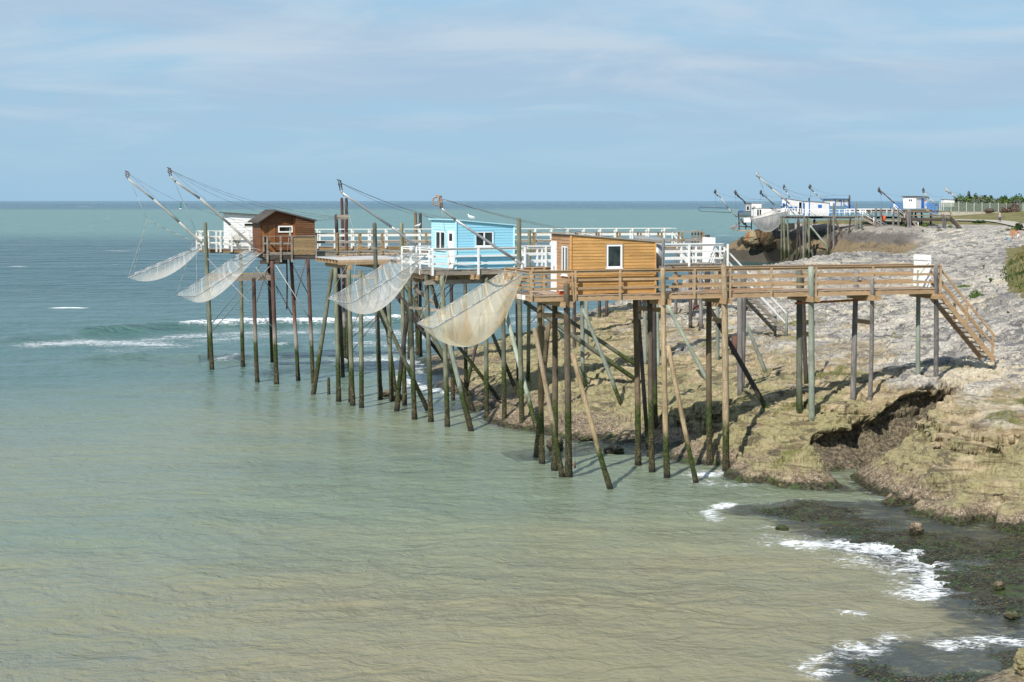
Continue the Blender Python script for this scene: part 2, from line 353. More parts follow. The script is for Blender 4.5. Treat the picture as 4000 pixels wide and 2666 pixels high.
def rockmat():
    m, b, o = newmat('shore_rock_surface'); p = geo(); x, y, z = sepz(p)
    big = noise(p, 0.22, 5, 0.6, 0.4); mid = noise(p, 1.4, 6, 0.65, 0.3, sc=(1, 1, 1.6)); fine = noise(p, 7.0, 6, 0.72, 0.2)
    grain = noise(p, 26, 4, 0.7)
    zz = math_('ADD', z, rng(big, 0.2, 0.8, -1.5, 1.5, False)); zz = math_('ADD', zz, rng(mid, 0.2, 0.8, -0.7, 0.7, False))
    # bare upper slab: pale limestone with grey and black lichen
    pale = mix(rng(fine, 0.34, 0.66), (0.30, 0.275, 0.24), (0.66, 0.61, 0.52))
    lich = noise(p, 1.1, 8, 0.74, 0.9, sc=(0.45, 1, 1.0)); up = mix(rng(lich, 0.47, 0.60), pale, (0.15, 0.144, 0.14))
    up = mix(rng(noise(p, 0.22, 6, 0.7, 0.5, sc=(0.5, 1, 1), loc=(1, 2, 7)), 0.50, 0.60, 0, 0.7), up, (0.17, 0.165, 0.16))
    up = mix(rng(noise(p, 0.55, 7, 0.72, 0.6, sc=(0.4, 1, 1), loc=(9, 3, 1)), 0.55, 0.66, 0, 0.8), up, (0.05, 0.049, 0.05))
    up = mix(rng(noise(p, 0.35, 6, 0.66, 0.5, sc=(0.4, 1.2, 1), loc=(4, 8, 0)), 0.54, 0.63, 0, 0.8), up, (0.60, 0.52, 0.38))
    up = mix(rng(noise(p, 5.5, 5, 0.7, loc=(5, 1, 0)), 0.57, 0.66, 0, 0.85), up, (0.055, 0.05, 0.045))
    # tan belt
    tan = mix(rng(mid, 0.36, 0.66), (0.30, 0.23, 0.13), (0.52, 0.42, 0.27))
    ol = mix(rng(fine, 0.38, 0.62), (0.235, 0.205, 0.10), (0.40, 0.365, 0.195)); lowb = rng(zz, 1.7, 3.1, 0.16, 0.0)
    tan = mix(rng(math_('ADD', noise(p, 0.6, 5, 0.6, 0.3, loc=(2, 7, 0)), lowb), 0.48, 0.64, 0, 0.9), tan, ol)
    tan = mix(rng(fine, 0.54, 0.70, 0, 0.8), tan, (0.085, 0.062, 0.04))
    sta = noise(p, 1.0, 7, 0.66, 0.35, sc=(0.4, 0.4, 5.0)); tan = mix(rng(sta, 0.54, 0.62, 0, 0.7), tan, (0.10, 0.075, 0.045))
    crs = rng(noise(p, 0.75, 8, 0.76, 0.4, sc=(0.7, 1, 1.3), loc=(6, 6, 1)), 0.535, 0.60, 0, 0.85); tan = mix(crs, tan, mix(rng(grain, 0.45, 0.6), (0.06, 0.05, 0.035), (0.17, 0.14, 0.095)))
    ora = rng(noise(p, 2.6, 4, 0.6, loc=(3, 3, 9)), 0.68, 0.72, 0, 0.7)
    tan = mix(ora, tan, (0.50, 0.27, 0.05))
    # yellow green growth patches
    moss = mix(rng(fine, 0.35, 0.65), (0.085, 0.09, 0.025), (0.21, 0.205, 0.075))
    # shells and barnacles on brown crust
    vr = voro(p, 11, out=0); cellc = voro(p, 11, out=1); sc = N('ShaderNodeSeparateColor'); L(cellc, sc.inputs[0])
    sh = mix(rng(fine, 0.4, 0.62), (0.15, 0.112, 0.075), (0.33, 0.26, 0.175))
    sh = mix(math_('MULTIPLY', rng(vr, 0.1, 0.4, 1, 0), rng(sc.outputs[0], 0.5, 0.62)), sh, (0.62, 0.56, 0.46))
    sh = mix(rng(noise(p, 4.2, 5, 0.75, loc=(1, 9, 4)), 0.53, 0.61, 0, 0.85), sh, (0.06, 0.042, 0.03))
    weed = mix(rng(fine, 0.4, 0.62), (0.014, 0.014, 0.010), (0.085, 0.07, 0.035))
    weed = mix(rng(noise(p, 1.8, 5, 0.7, loc=(7, 2, 2)), 0.50, 0.60, 0, 0.85), weed, (0.055, 0.085, 0.022))
    weed = mix(rng(noise(p, 3.2, 5, 0.7, loc=(2, 2, 8)), 0.63, 0.69, 0, 0.9), weed, (0.30, 0.20, 0.10))
    col = mix(rng(zz, 2.9, 4.1), tan, up)
    mm = math_('MULTIPLY', rng(noise(p, 0.33, 6, 0.68, 0.3, sc=(0.6, 1, 1), loc=(0, 5, 3)), 0.55, 0.64), rng(zz, 1.2, 2.2)); mm = math_('MULTIPLY', mm, rng(zz, 3.9, 4.7, 1, 0))
    col = mix(mm, col, moss)
    z1 = math_('ADD', z, rng(mid, 0.2, 0.8, -0.55, 0.55, False)); z1 = math_('ADD', z1, rng(big, 0.2, 0.8, -0.5, 0.5, False))
    col = mix(rng(z1, 0.45, 0.95, 1, 0), col, sh)
    z2 = math_('ADD', z, rng(fine, 0.2, 0.8, -0.1, 0.1, False)); z2 = math_('ADD', z2, rng(mid, 0.2, 0.8, -0.14, 0.14, False))
    col = mix(rng(z2, 0.14, 0.36, 1, 0), col, weed)
    wl = N('ShaderNodeAttribute', attribute_name='mussel_shade').outputs['Fac']; mu_shade = mix(rng(fine, 0.42, 0.62), (0.055, 0.046, 0.033), (0.23, 0.185, 0.12)); mu_shade = mix(rng(vr, 0.05, 0.2, 0.5, 0), mu_shade, (0.30, 0.26, 0.19))  # dark mussel rock, with the shade under the overhang painted into its colour
    col = mix(math_('MULTIPLY', rng(math_('ADD', wl, rng(mid, 0.2, 0.8, -0.4, 0.4, False)), 0.3, 0.6), 0.9), col, mu_shade)
    # grown ground on the plateau and the bank
    ga = N('ShaderNodeAttribute', attribute_name='grass').outputs['Fac']
    gm = rng(math_('ADD', ga, rng(mid, 0.2, 0.8, -0.35, 0.35, False)), 0.45, 0.62)
    gcol = mix(rng(noise(p, 0.5, 6, 0.7), 0.38, 0.62), (0.12, 0.12, 0.04), (0.23, 0.19, 0.085))
    gcol = mix(rng(fine, 0.5, 0.7, 0, 0.6), gcol, (0.05, 0.085, 0.02))
    col = mix(gm, col, gcol)
    fa = N('ShaderNodeAttribute', attribute_name='farcliff').outputs['Fac']
    zc = math_('ADD', z, rng(mid, 0.2, 0.8, -0.9, 0.9, False)); zc = math_('ADD', zc, rng(big, 0.2, 0.8, -0.6, 0.6, False))
    fc = mix(rng(zc, 2.2, 2.9), (0.065, 0.057, 0.043), (0.20, 0.15, 0.088))  # far cliff tones are lightened to put slight haze into the colour
    fc = mix(rng(zc, 4.3, 5.0), fc, (0.125, 0.112, 0.10)); fc = mix(rng(zc, 5.9, 6.5), fc, (0.30, 0.27, 0.23))
    fc = mix(rng(noise(p, 0.45, 5, 0.7, loc=(4, 4, 4)), 0.54, 0.64, 0, 0.6), fc, (0.05, 0.045, 0.04))
    col = mix(math_('MULTIPLY', fa, rng(ga, 0.2, 0.6, 1, 0)), col, fc)
    L(col, b.inputs['Base Color'])
    L(rng(z, 0.02, 0.45, 0.22, 0.92), b.inputs['Roughness']); b.inputs['Specular IOR Level'].default_value = 0.3
    n1 = bump(None, mid, 0.22, 0.75); n2 = bump(None, fine, 0.085, 1.0, n1)
    pits = voro(p, 3.4, sc=(1, 1, 1.8)); n3 = bump(None, pits, 0.07, 0.6, n2)
    bump(b, grain, 0.025, 0.9, n3)
    return m
M['rock'] = rockmat()
def watermat():
    m, b, o = newmat('sea_water'); p = geo(); x, y, z = sepz(p)
    n0 = noise(p, 0.02, 4, 0.55, 0.5, sc=(0.35, 1, 1)); n1 = noise(p, 0.085, 4, 0.6, 0.6, sc=(0.45, 1, 1))
    yy = math_('ADD', y, rng(n0, 0.25, 0.75, -22, 22, False)); yy = math_('ADD', yy, math_('MULTIPLY', x, -0.55))
    sand = mix(rng(n1, 0.38, 0.66), (0.215, 0.205, 0.125), (0.255, 0.225, 0.13))
    green = mix(rng(n1, 0.38, 0.66), (0.165, 0.205, 0.14), (0.19, 0.213, 0.135))
    col = mix(rng(yy, 38, 66), sand, green)
    col = mix(rng(yy, 84, 140), col, (0.066, 0.138, 0.128))
    ys = math_('ADD', y, rng(n0, 0.25, 0.75, -18, 18, False))
    col = mix(rng(ys, 140, 240), col, (0.028, 0.082, 0.084))
    n2 = noise(p, 0.006, 4, 0.55, 0.3, sc=(0.25, 1, 1)); yl = math_('LOGARITHM', y, 10.0); yl = math_('ADD', yl, rng(n2, 0.25, 0.75, -0.06, 0.06, False))
    col = mix(rng(yl, 2.62, 2.80), col, (0.10, 0.20, 0.16))
    col = mix(rng(yl, 3.26, 3.42), col, (0.035, 0.10, 0.13))
    col = mix(rng(yl, 3.80, 3.90), col, (0.06, 0.14, 0.19))
    # lighter swell backs, soft bands
    sh = N('ShaderNodeAttribute', attribute_name='shallow').outputs['Fac']
    sn = noise(p, 1.3, 8, 0.76, 0.9, sc=(0.55, 1, 1)); sm = rng(math_('ADD', sh, rng(sn, 0.25, 0.75, -0.75, 0.75, False)), 0.3, 0.95)
    wd = mix(rng(noise(p, 2.2, 6, 0.75, 0.8, sc=(0.5, 1, 1), loc=(3, 0, 0)), 0.5, 0.62), (0.03, 0.038, 0.036), (0.075, 0.068, 0.035)); col = mix(math_('MULTIPLY', sm, 0.92), col, wd)
    # foam
    fo = N('ShaderNodeAttribute', attribute_name='foam').outputs['Fac']
    fn = noise(p, 4.6, 8, 0.76, 1.8, sc=(0.45, 1, 1)); fn2 = noise(p, 0.5, 5, 0.6, 0.8, sc=(0.4, 1, 1))
    web = voro(p, 2.4, 'DISTANCE_TO_EDGE', sc=(0.55, 1.2, 1)); web = rng(web, 0.0, 0.25, 0.28, 0.0)
    t = math_('ADD', math_('ADD', fo, rng(fn, 0.25, 0.75, -0.95, 0.95, False)), rng(fn2, 0.25, 0.75, -0.32, 0.32, False))
    t = math_('ADD', t, web)
    fm = math_('MULTIPLY', rng(t, 0.55, 1.25), rng(fo, 0.04, 0.3))
    cap = noise(p, 0.16, 3, 0.55, 0.2, sc=(0.28, 1.1, 1)); cap = math_('MULTIPLY', rng(cap, 0.735, 0.76), rng(y, 95, 170))
    cap2 = noise(p, 0.018, 3, 0.6, 0.2, sc=(0.8, 0.35, 1)); cap2 = math_('MULTIPLY', rng(cap2, 0.70, 0.72), rng(y, 1200, 2500))
    fm = math_('MAXIMUM', fm, math_('MAXIMUM', cap, cap2))
    col = mix(math_('MULTIPLY', fm, 0.95), col, (0.84, 0.86, 0.86))
    L(col, b.inputs['Base Color']); L(rng(fm, 0, 1, 0.17, 0.9, False), b.inputs['Roughness'])
    b.inputs['IOR'].default_value = 1.333; L(rng(y, 45, 150, 0.5, 0.2), b.inputs['Specular IOR Level'])
    ff = rng(y, 60, 900, 1.0, 0.35, False)
    w1 = noise(p, 1.0, 4, 0.6, 0.9, sc=(0.7, 1.0, 1)); w2 = noise(p, 3.0, 4, 0.62, 1.0, sc=(0.7, 1, 1)); w3 = noise(p, 0.11, 3, 0.5, 0.4, sc=(0.5, 1, 1))
    w5 = noise(p, 0.23, 4, 0.62, 0.7, sc=(0.5, 1, 1)); w6 = noise(p, 0.055, 4, 0.62, 0.5, sc=(0.45, 1, 1)); fr = rng(y, 70, 150); a = bump(None, math_('MULTIPLY', w6, rng(y, 160, 380)), 9.0, 1.0); a = bump(None, math_('MULTIPLY', w5, fr), 2.0, 1.0, a); a = bump(None, w3, 1.9, 0.6, a); a = bump(None, math_('MULTIPLY', w1, rng(sh, 0.2, 0.8, 1.0, 0.3)), 0.27, 0.8, a); w4 = noise(p, 7.0, 3, 0.6, 0.6, sc=(0.8, 1, 1)); a = bump(None, w2, 0.06, 0.85, a); a = bump(None, w4, 0.015, 0.8, a)
    bump(b, fm, 0.08, 0.5, a)
    return m
M['water'] = watermat()
# ---------------- numeric noise ----------------
def hash3(i, j, k):
    n = (i.astype(np.int64) * 73856093) ^ (j.astype(np.int64) * 19349663) ^ (k.astype(np.int64) * 83492791)
    n = n & 0x7fffffff; n = (n ^ (n >> 13)) * 1274126177 & 0x7fffffff; n = (n ^ (n >> 16)) * 668265263 & 0x7fffffff
    return (n ^ (n >> 15)) / float(0x7fffffff)
def vn(x, y, z):
    i, j, k = np.floor(x), np.floor(y), np.floor(z); u, v, w = x - i, y - j, z - k
    i, j, k = i.astype(np.int64), j.astype(np.int64), k.astype(np.int64)
    u, v, w = [t * t * t * (t * (t * 6 - 15) + 10) for t in (u, v, w)]
    r = 0
    for a in (0, 1):
        for b in (0, 1):
            for c in (0, 1):
                r = r + hash3(i + a, j + b, k + c) * (u if a else 1 - u) * (v if b else 1 - v) * (w if c else 1 - w)
    return r * 2 - 1
def fbm(x, y, z, oct=4, gain=0.5, lac=2.03):
    r = 0; a = 1.0; t = 0
    for o in range(oct):
        r = r + a * vn(x + 13.7 * o, y + 7.1 * o, z + 3.3 * o); t += a; a *= gain; x = x * lac; y = y * lac; z = z * lac
    return r / t
def sstep(a, b, x):
    t = np.clip((x - a) / (b - a), 0, 1); return t * t * (3 - 2 * t)
# ---------------- the shape of the shore ----------------
CP = []
def cp(*rows):
    for (a, b, z) in rows: q = pz(a, b, z); CP.append((q.x, q.y, z))
def cY(px, Y, z): CP.append((toX(px, Y), Y, z))
# waterline of the main rock, then deeper water in front of it
cp((1628, 1425, -.1), (1700, 1470, -.1), (1660, 1510, -.05), (1780, 1545, -.1), (1843, 1588, -.15), (1930, 1602, -.05), (2032, 1612, -.1), (2134, 1640, -.1), (2240, 1682, -.05),
   (2330, 1690, -.15), (2400, 1722, -.05), (2465, 1732, 0), (2560, 1738, -.1), (2696, 1752, -.1), (2788, 1768, -.1), (2885, 1834, -.1), (2961, 1864, -.1),
   (3063, 1859, -.1), (3165, 1849, -.1), (3300, 1839, -.1), (3380, 1825, -.1))
for px, Y in ((1500, 120), (1480, 105), (1600, 97), (1750, 84), (1950, 78), (2200, 73), (2400, 70.5), (2600, 66), (2850, 63.5), (3000, 62.5), (3150, 62.5), (2000, 66), (2500, 58), (1500, 80), (1700, 60), (1200, 120), (900, 150), (600, 90), (2300, 50), (2600, 45), (2500, 35), (2800, 40), (2900, 30)):
    cY(px, Y, -1.6)
# low belt just above the waterline
cp((1700, 1440, .35), (1760, 1500, .4), (1860, 1560, .5), (1960, 1570, .9), (2060, 1580, 1.0), (2160, 1600, 1.0), (2260, 1635, .9), (2330, 1640, .6), (2440, 1670, .7), (2580, 1690, .7), (2700, 1710, .9),
   (2800, 1720, 1.0), (2890, 1765, .9), (2960, 1790, 1.0), (3063, 1760, 1.4), (3165, 1720, 1.9), (3000, 1700, 1.5))
# wall above the gully
cp((3228, 1692, 1.57), (3330, 1674, 1.72), (3416, 1634, 2.11), (3457, 1596, 2.5), (3600, 1518, 3.35), (3661, 1508, 3.4), (3722, 1506, 3.38), (3820, 1480, 3.65), (3950, 1455, 4.2), (4000, 1440, 4.3))
for px, Y, z in ((3240, 67.75, -.1), (3320, 67.9, -.1), (3400, 68.35, -.1), (3470, 68.7, .0), (3540, 69.2, .3), (3600, 69.6, .7), (3680, 70.3, 1.5), (3760, 70.9, 2.6), (3400, 67.3, -.6), (3500, 67.6, -.5), (3600, 68.2, -.3), (3680, 68.9, .3), (3760, 69.6, 1.4), (3400, 65, -1), (3600, 66, -1), (3800, 67, -.5), (3950, 67, 0)): cY(px, Y, z)
# the main slope
cp((3171, 1638, 2.05), (3050, 1650, 1.9), (3398, 1565, 2.75), (3656, 1472, 3.8), (3890, 1400, 4.55), (3300, 1600, 2.5), (2960, 1600, 2.2), (2850, 1600, 2.0), (2750, 1600, 1.75), (2620, 1600, 1.55), (2500, 1600, 1.35), (2400, 1600, 1.2), (2250, 1560, 1.25), (2100, 1520, 1.25), (1960, 1500, 1.0), (1850, 1480, .75),
   (3200, 1500, 3.0), (3050, 1500, 2.9), (2900, 1510, 2.8), (2750, 1490, 2.4), (2600, 1480, 2.1), (2400, 1489, 1.7), (2276, 1489, 1.6), (2100, 1430, 1.5), (1950, 1400, 1.1), (1850, 1400, .8),
   (3400, 1450, 3.5), (3200, 1400, 3.6), (3074, 1333, 4.0), (2900, 1333, 3.8), (2750, 1350, 3.3), (2600, 1350, 2.9), (2400, 1350, 2.6), (2244, 1360, 2.1), (2100, 1350, 1.7), (1980, 1330, 1.25),
   (3600, 1400, 4.1), (3400, 1300, 4.2), (3200, 1250, 4.3), (3000, 1220, 4.3), (2800, 1220, 4.0), (2600, 1240, 3.6), (2400, 1250, 3.1), (2250, 1270, 2.4),
   (3900, 1250, 4.95), (3700, 1250, 4.7), (3500, 1200, 4.7), (3300, 1130, 4.7), (3050, 1120, 4.6), (2850, 1120, 4.3),
   (3900, 1100, 5.4), (3700, 1100, 5.2), (3500, 1060, 5.0), (3700, 1000, 5.6), (3850, 1000, 5.7), (3975, 939, 6.0), (3800, 930, 6.1), (3650, 950, 5.3))
# far rim of the slab and the water behind it
rim = ((1677, 1392, .3), (1793, 1367, .7), (1894, 1338, 1.1), (1965, 1303, 1.4), (2057, 1298, 1.5), (2150, 1262, 2.0), (2240, 1232, 2.6), (2300, 1212, 3.0), (2358, 1193, 3.2), (2416, 1176, 3.4), (2520, 1145, 3.7), (2629, 1113, 3.9), (2687, 1105, 4.0), (2780, 1078, 4.3), (2874, 1057, 4.5), (3000, 1045, 4.45), (3112, 1035, 4.4), (3252, 1017, 4.5), (3384, 1003, 4.3), (3450, 992, 4.1), (3537, 980, 4.0))
for a, b, z in rim:
    cp((a, b, z)); q = pz(a, b, z)
    if a < 3400: CP.append((q.x * (q.y + 7) / q.y, q.y + 7, -1.6))
for px, Y in ((1500, 150), (1800, 170), (2200, 190), (2600, 210), (2700, 260), (2850, 230), (2850, 290), (2600, 330), (2800, 360), (2000, 260), (3000, 260), (3000, 230), (3120, 255), (3200, 240)): cY(px, Y, -1.8)
# far headland
for px, Y, z in ((2900, 303.5, -1.5), (2860, 330, -1.5), (2908, 304.4, 3.6), (2917, 305.6, 6.0), (2990, 306, 6.2), (3060, 305, 6.4), (3060, 325, 7.2), (2950, 325, 6.3), (2900, 325, -1.5), (2960, 345, -1.5), (3060, 360, -1.5), (3250, 370, -1.5), (3450, 385, -1.5), (3600, 400, -1.5),
                 (2925, 300, -.8), (3000, 299, -.8), (3080, 297, -.8), (3200, 289, -.6), (3290, 278, -.3),
                 (3000, 302.5, 3.2), (3080, 300.5, 3.4), (3200, 293.5, 3.3),
                 (3130, 300, 6.3), (3200, 297, 6.3), (3290, 290, 6.4), (3200, 318, 7.2), (3300, 320, 7.3), (3300, 345, 7.0)): cY(px, Y, z)
cp((3350, 906, 6.4), (3350, 960, 4.2), (3350, 1000, 2.3), (3430, 1000, 2.6), (3500, 972, 3.7), (3500, 925, 5.7), (3450, 885, 7.3), (3300, 885, 7.1), (3548, 974, 3.6), (3560, 920, 5.9), (3600, 862, 8.0), (3750, 849, 8.55), (3970, 853, 8.45), (3905, 872, 7.7), (4000, 890, 7.4), (3700, 885, 7.2), (3600, 893, 6.9), (3800, 893, 7.0), (3450, 868, 7.7))
for px, Y, z in ((3750, 380, 8.4), (4000, 380, 8.6), (4000, 450, 8.4), (3800, 450, 7.5), (3650, 370, 7.6), (4300, 400, 9), (4300, 300, 8.5)): cY(px, Y, z)
# green bank at the right edge
for px, Y, z in ((3885, 118, 5.4), (3935, 121, 6.3), (4000, 122, 7.7), (4120, 122, 9.0), (4000, 105, 6.2), (4100, 108, 7.6), (4000, 150, 6.6), (4150, 150, 8.2), (4250, 100, 8), (4150, 80, 6.2), (4300, 60, 6), (4500, 90, 9), (4500, 140, 10), (4600, 250, 10)): cY(px, Y, z)
# foreground reef, its pools and channels
cp((2835, 1990, -.10), (2900, 2005, .02), (3000, 2000, .05), (3100, 2020, .07), (3200, 2060, .07), (3120, 1950, .02), (3230, 1960, .03), (3330, 2065, .06), (3450, 2075, .06), (3560, 2085, .09), (3700, 2130, .1), (3880, 2150, .12), (3980, 2180, .1),
   (3620, 2190, .07), (3680, 2260, .06), (3800, 2250, .11), (3930, 2260, .12), (3720, 2330, .03), (3860, 2350, .07), (3950, 2390, .08), (3820, 2420, 0), (3960, 2440, .0), (4000, 2330, .1), (4100, 2300, .2),
   (3350, 1985, -.06), (3500, 2015, -.08), (3700, 2050, -.1), (3900, 2060, -.12), (4000, 2060, -.1), (3250, 1900, -.2), (3000, 1920, -.35), (2850, 1900, -.8), (2780, 2000, -.8), (2900, 2100, -.7), (3100, 2120, -.3), (3300, 2160, -.15), (3450, 2200, -.12), (3560, 2270, -.12), (3600, 2330, -.2), (3450, 2320, -.5), (3300, 2300, -.9), (3000, 2300, -1.2), (3100, 2450, -1.1), (2900, 2600, -1.2),
   (3600, 2430, -.4), (3750, 2470, -.25), (3950, 2490, -.2), (3400, 2480, -.6), (3200, 2560, -.3),
   (3260, 2600, -.02), (3350, 2580, .02), (3420, 2610, .12), (3450, 2560, .03), (3550, 2600, .02), (3700, 2590, .0), (3850, 2570, -.02), (3950, 2540, .1), (3985, 2570, .5), (4040, 2560, .9), (3600, 2660, .1), (3800, 2655, .08), (3950, 2640, .02), (3400, 2690, .12), (3250, 2680, -.2), (3100, 2680, -.8))
BCP = []
def bcp(*rows):
    for (a, b, z) in rows: q = pz(a, b, z); BCP.append((q.x, q.y, z))
# the near block on the right: foot, belly, crest, back
bcp((3319, 1876, -.1), (3360, 1912, -.1), (3400, 1934, -.1), (3470, 1962, -.15), (3560, 1988, -.15), (3640, 2001, -.2), (3700, 2005, -.2), (3850, 2000, -.2), (4000, 1985, -.2), (4150, 1980, -.2), (4300, 1970, -.2),
    (3400, 1890, .35), (3480, 1920, .5), (3600, 1945, .6), (3750, 1950, .85), (3900, 1945, 1.0), (4050, 1930, 1.1),
    (3416, 1810, .75), (3500, 1810, 1.15), (3650, 1830, 1.45), (3800, 1840, 1.6), (3950, 1830, 1.75), (4100, 1820, 1.9),
    (3600, 1720, 1.95), (3750, 1740, 2.15), (3900, 1740, 2.3), (4050, 1730, 2.4), (3650, 1650, 2.65), (3800, 1660, 2.8), (3950, 1660, 2.9), (4080, 1650, 3.0),
    (3416, 1789, .85), (3488, 1758, 1.25), (3574, 1707, 1.8), (3574, 1671, 2.15), (3630, 1625, 2.6), (3671, 1579, 3.05), (3763, 1528, 3.5), (3865, 1492, 3.85), (4000, 1482, 3.95), (3900, 1560, 3.4), (4000, 1560, 3.45), (4200, 1480, 4.2))
for a, b, z in ((3319, 1873, 0), (3416, 1787, .85), (3488, 1756, 1.25), (3574, 1669, 2.15), (3630, 1623, 2.6), (3671, 1577, 3.05), (3763, 1526, 3.5), (3865, 1490, 3.85)):
    q = pz(a, b, z); dd = 1.1; BCP.append((q.x - 0.25, q.y + dd, z * 0.35 - .3)); BCP.append((q.x - 0.5, q.y + 2.6, -1.5))
BCP += [(toX(4000, 71), 71, 3.2), (toX(3900, 74), 74, 1.0), (toX(4300, 72), 72, 4), (toX(3270, 67), 67, -1), (toX(3200, 66), 66, -1.5), (toX(3250, 62), 62, -1.2), (toX(3400, 59), 59, -1), (toX(3600, 57), 57, -1), (toX(3900, 56.5), 56.5, -1), (toX(4200, 57), 57, -1), (toX(3300, 50), 50, -2), (toX(4000, 45), 45, -3), (toX(3600, 80), 80, -1)]
class RBF:
    def __init__(s, P):
        A = np.array(P, float); keep = []
        for i in range(len(A)):
            if all(np.hypot(A[i, 0] - A[j, 0], A[i, 1] - A[j, 1]) > 0.12 for j in keep): keep.append(i)
        A = A[keep]; s.c = A[:, :2]; n = len(A)
        D = np.hypot(s.c[:, None, 0] - s.c[None, :, 0], s.c[:, None, 1] - s.c[None, :, 1])
        K = np.zeros((n + 1, n + 1)); K[:n, :n] = D + np.eye(n) * -0.02; K[:n, n] = 1; K[n, :n] = 1
        s.w = np.linalg.solve(K, np.append(A[:, 2], 0))
    def __call__(s, x, y):
        x = np.asarray(x, float); y = np.asarray(y, float); sh = x.shape; x = x.ravel(); y = y.ravel(); out = np.empty(x.size)
        for i in range(0, x.size, 20000):
            d = np.hypot(x[i:i + 20000, None] - s.c[None, :, 0], y[i:i + 20000, None] - s.c[None, :, 1])
            out[i:i + 20000] = d @ s.w[:-1] + s.w[-1]
        return out.reshape(sh)
F1 = RBF(CP); F2 = RBF(BCP)
def block_on(x, y): return (x > 8.5) & (y < 84) & (y > 50) & (x / y > 0.19)
def hbase(x, y):
    a = F1(x, y); b = F2(x, y); b = np.where(block_on(x, y), b, -3); return np.clip(np.maximum(a, b), -2.2, 11)
def hit(px, py):
    d = ray(px, py)
    if d.z >= 0: return pt(px, py, 400)
    t = np.concatenate([np.linspace(26, 130, 1500), np.linspace(130.2, 480, 700)]); X = d.x * t; Y = d.y * t; Z = CAMH + d.z * t
    h = np.maximum(hbase(X, Y), 0.0); k = int(np.argmax(Z <= h))
    if Z[k] > h[k]: return pt(px, py, 400)
    return Vector((X[k], Y[k], Z[k]))
def gz(x, y): return float(hbase(np.array([x]), np.array([y]))[0])
def build_shore():
    cols = np.concatenate([np.linspace(-0.105, -0.02, 90)[:-1], np.linspace(-0.02, 0.345, 690)[:-1], np.linspace(0.345, 0.9, 70)])
    rows = np.concatenate([np.linspace(22, 38, 110)[:-1], np.linspace(38, 57, 150)[:-1], np.linspace(57, 65.5, 130)[:-1], np.linspace(65.5, 71.5, 220)[:-1], np.linspace(71.5, 76, 60)[:-1], np.linspace(76, 125, 240)[:-1], np.linspace(125, 262, 150)[:-1], np.linspace(262, 325, 130)[:-1], np.linspace(325, 470, 40)])
    B, Yg = np.meshgrid(cols, rows); X = B * Yg; Y = Yg.copy(); h = hbase(X, Y)
    nr, nc = X.shape
    flat = sstep(6.3, 7.4, h) * (Y > 230)
    bank = ((Y > 92) & (Y < 180)) * sstep(5.6, 6.6, h) * sstep(0.316, 0.326, B)
    am = (1 - 0.85 * flat) * (1 - 0.6 * bank) * np.clip(0.35 + Y / 100 * 0.75, 0, 1.35)
    am = am * np.clip(0.35 + np.abs(h) * 0.9, 0.35, 1)
    big = fbm(X * 0.16, Y * 0.16, 0 * X, 4); h1 = h + big * 0.45 * am * sstep(0.3, 2.0, h)
    # beds of limestone: steps along the strata with wandering edges
    q = h1 / 0.42 + fbm(X * 0.35, Y * 0.5, 0 * X + 4, 5, 0.55) * 1.3 + X * 0.03; fl = np.floor(q); fr = q - fl
    st = (fl + sstep(0.72, 0.98, fr) - q) * 0.42
    h2 = h1 + st * 0.75 * am * sstep(0.3, 1.2, h)
    q = h2 / 0.16 + fbm(X * 0.9, Y * 1.2, 0 * X + 9, 5, 0.6) * 1.6; fl = np.floor(q); fr = q - fl
    h2 = h2 + (fl + sstep(0.6, 0.97, fr) - q) * 0.16 * 0.6 * am * sstep(0.15, 0.8, h)
    wallm = np.zeros_like(X)
    # reef: small lumps that break the surface
    h2 = h2 - 0.07 * (Y < 62) * (1 - sstep(0.15, 0.5, h))
    h2 = h2 + fbm(X * 1.1, Y * 1.7, 0 * X, 5, 0.6) * 0.085 * (1 - sstep(0.2, 0.7, h)) + fbm(X * 0.4, Y * 0.9, 0 * X + 2, 3) * 0.10 * (1 - sstep(0.2, 0.6, h))
    hx = np.gradient(h1, axis=1) / np.maximum(np.gradient(X, axis=1), 1e-3); hy = np.gradient(h1, axis=0) / np.maximum(np.gradient(Y, axis=0), 1e-3)
    for _ in range(6):
        for g_ in (hx, hy): g_[1:-1, 1:-1] = (g_[1:-1, 1:-1] * 2 + g_[:-2, 1:-1] + g_[2:, 1:-1] + g_[1:-1, :-2] + g_[1:-1, 2:]) / 6
    k = 2.0
    hx = np.clip(hx, -k, k); hy = np.clip(hy, -k, k); ln = np.sqrt(1 + hx ** 2 + hy ** 2); nx, ny, nz = -hx / ln, -hy / ln, 1 / ln
    Z = h2
    near = np.clip(1.25 - Y / 260, 0.3, 1)
    d1 = fbm(X * 1.1, Y * 1.1, Z * 2.2, 5, 0.58); rid = 1 - np.abs(fbm(X * 2.2, Y * 2.2, Z * 3.6 + 7, 4, 0.6)) * 2.4
    smo = 0.45 + 0.55 * sstep(-0.1, 0.35, fbm(X * 0.14 + 5, Y * 0.22, 0 * X + 8, 3))
    disp = (d1 * 0.20 + (rid - 0.5) * 0.09 + fbm(X * 4.5, Y * 4.5, Z * 6, 3, 0.6) * 0.06 * near) * am * sstep(0.1, 0.9, h) * smo
    steep = 1 - nz; disp = disp * (0.5 + 1.1 * steep)
    X2 = X + nx * disp; Y2 = Y + ny * disp; Z2 = Z + nz * disp
    # the tall face above the gully is hollowed out under its rim
    tp = [(3170, 1745, 1.3), (3228, 1692, 1.57), (3330, 1674, 1.72), (3416, 1634, 2.11), (3457, 1596, 2.5), (3600, 1518, 3.35), (3722, 1506, 3.38), (3830, 1480, 3.65)]
    tq = [pz(*t) for t in tp]; fa = F1(X, Y)
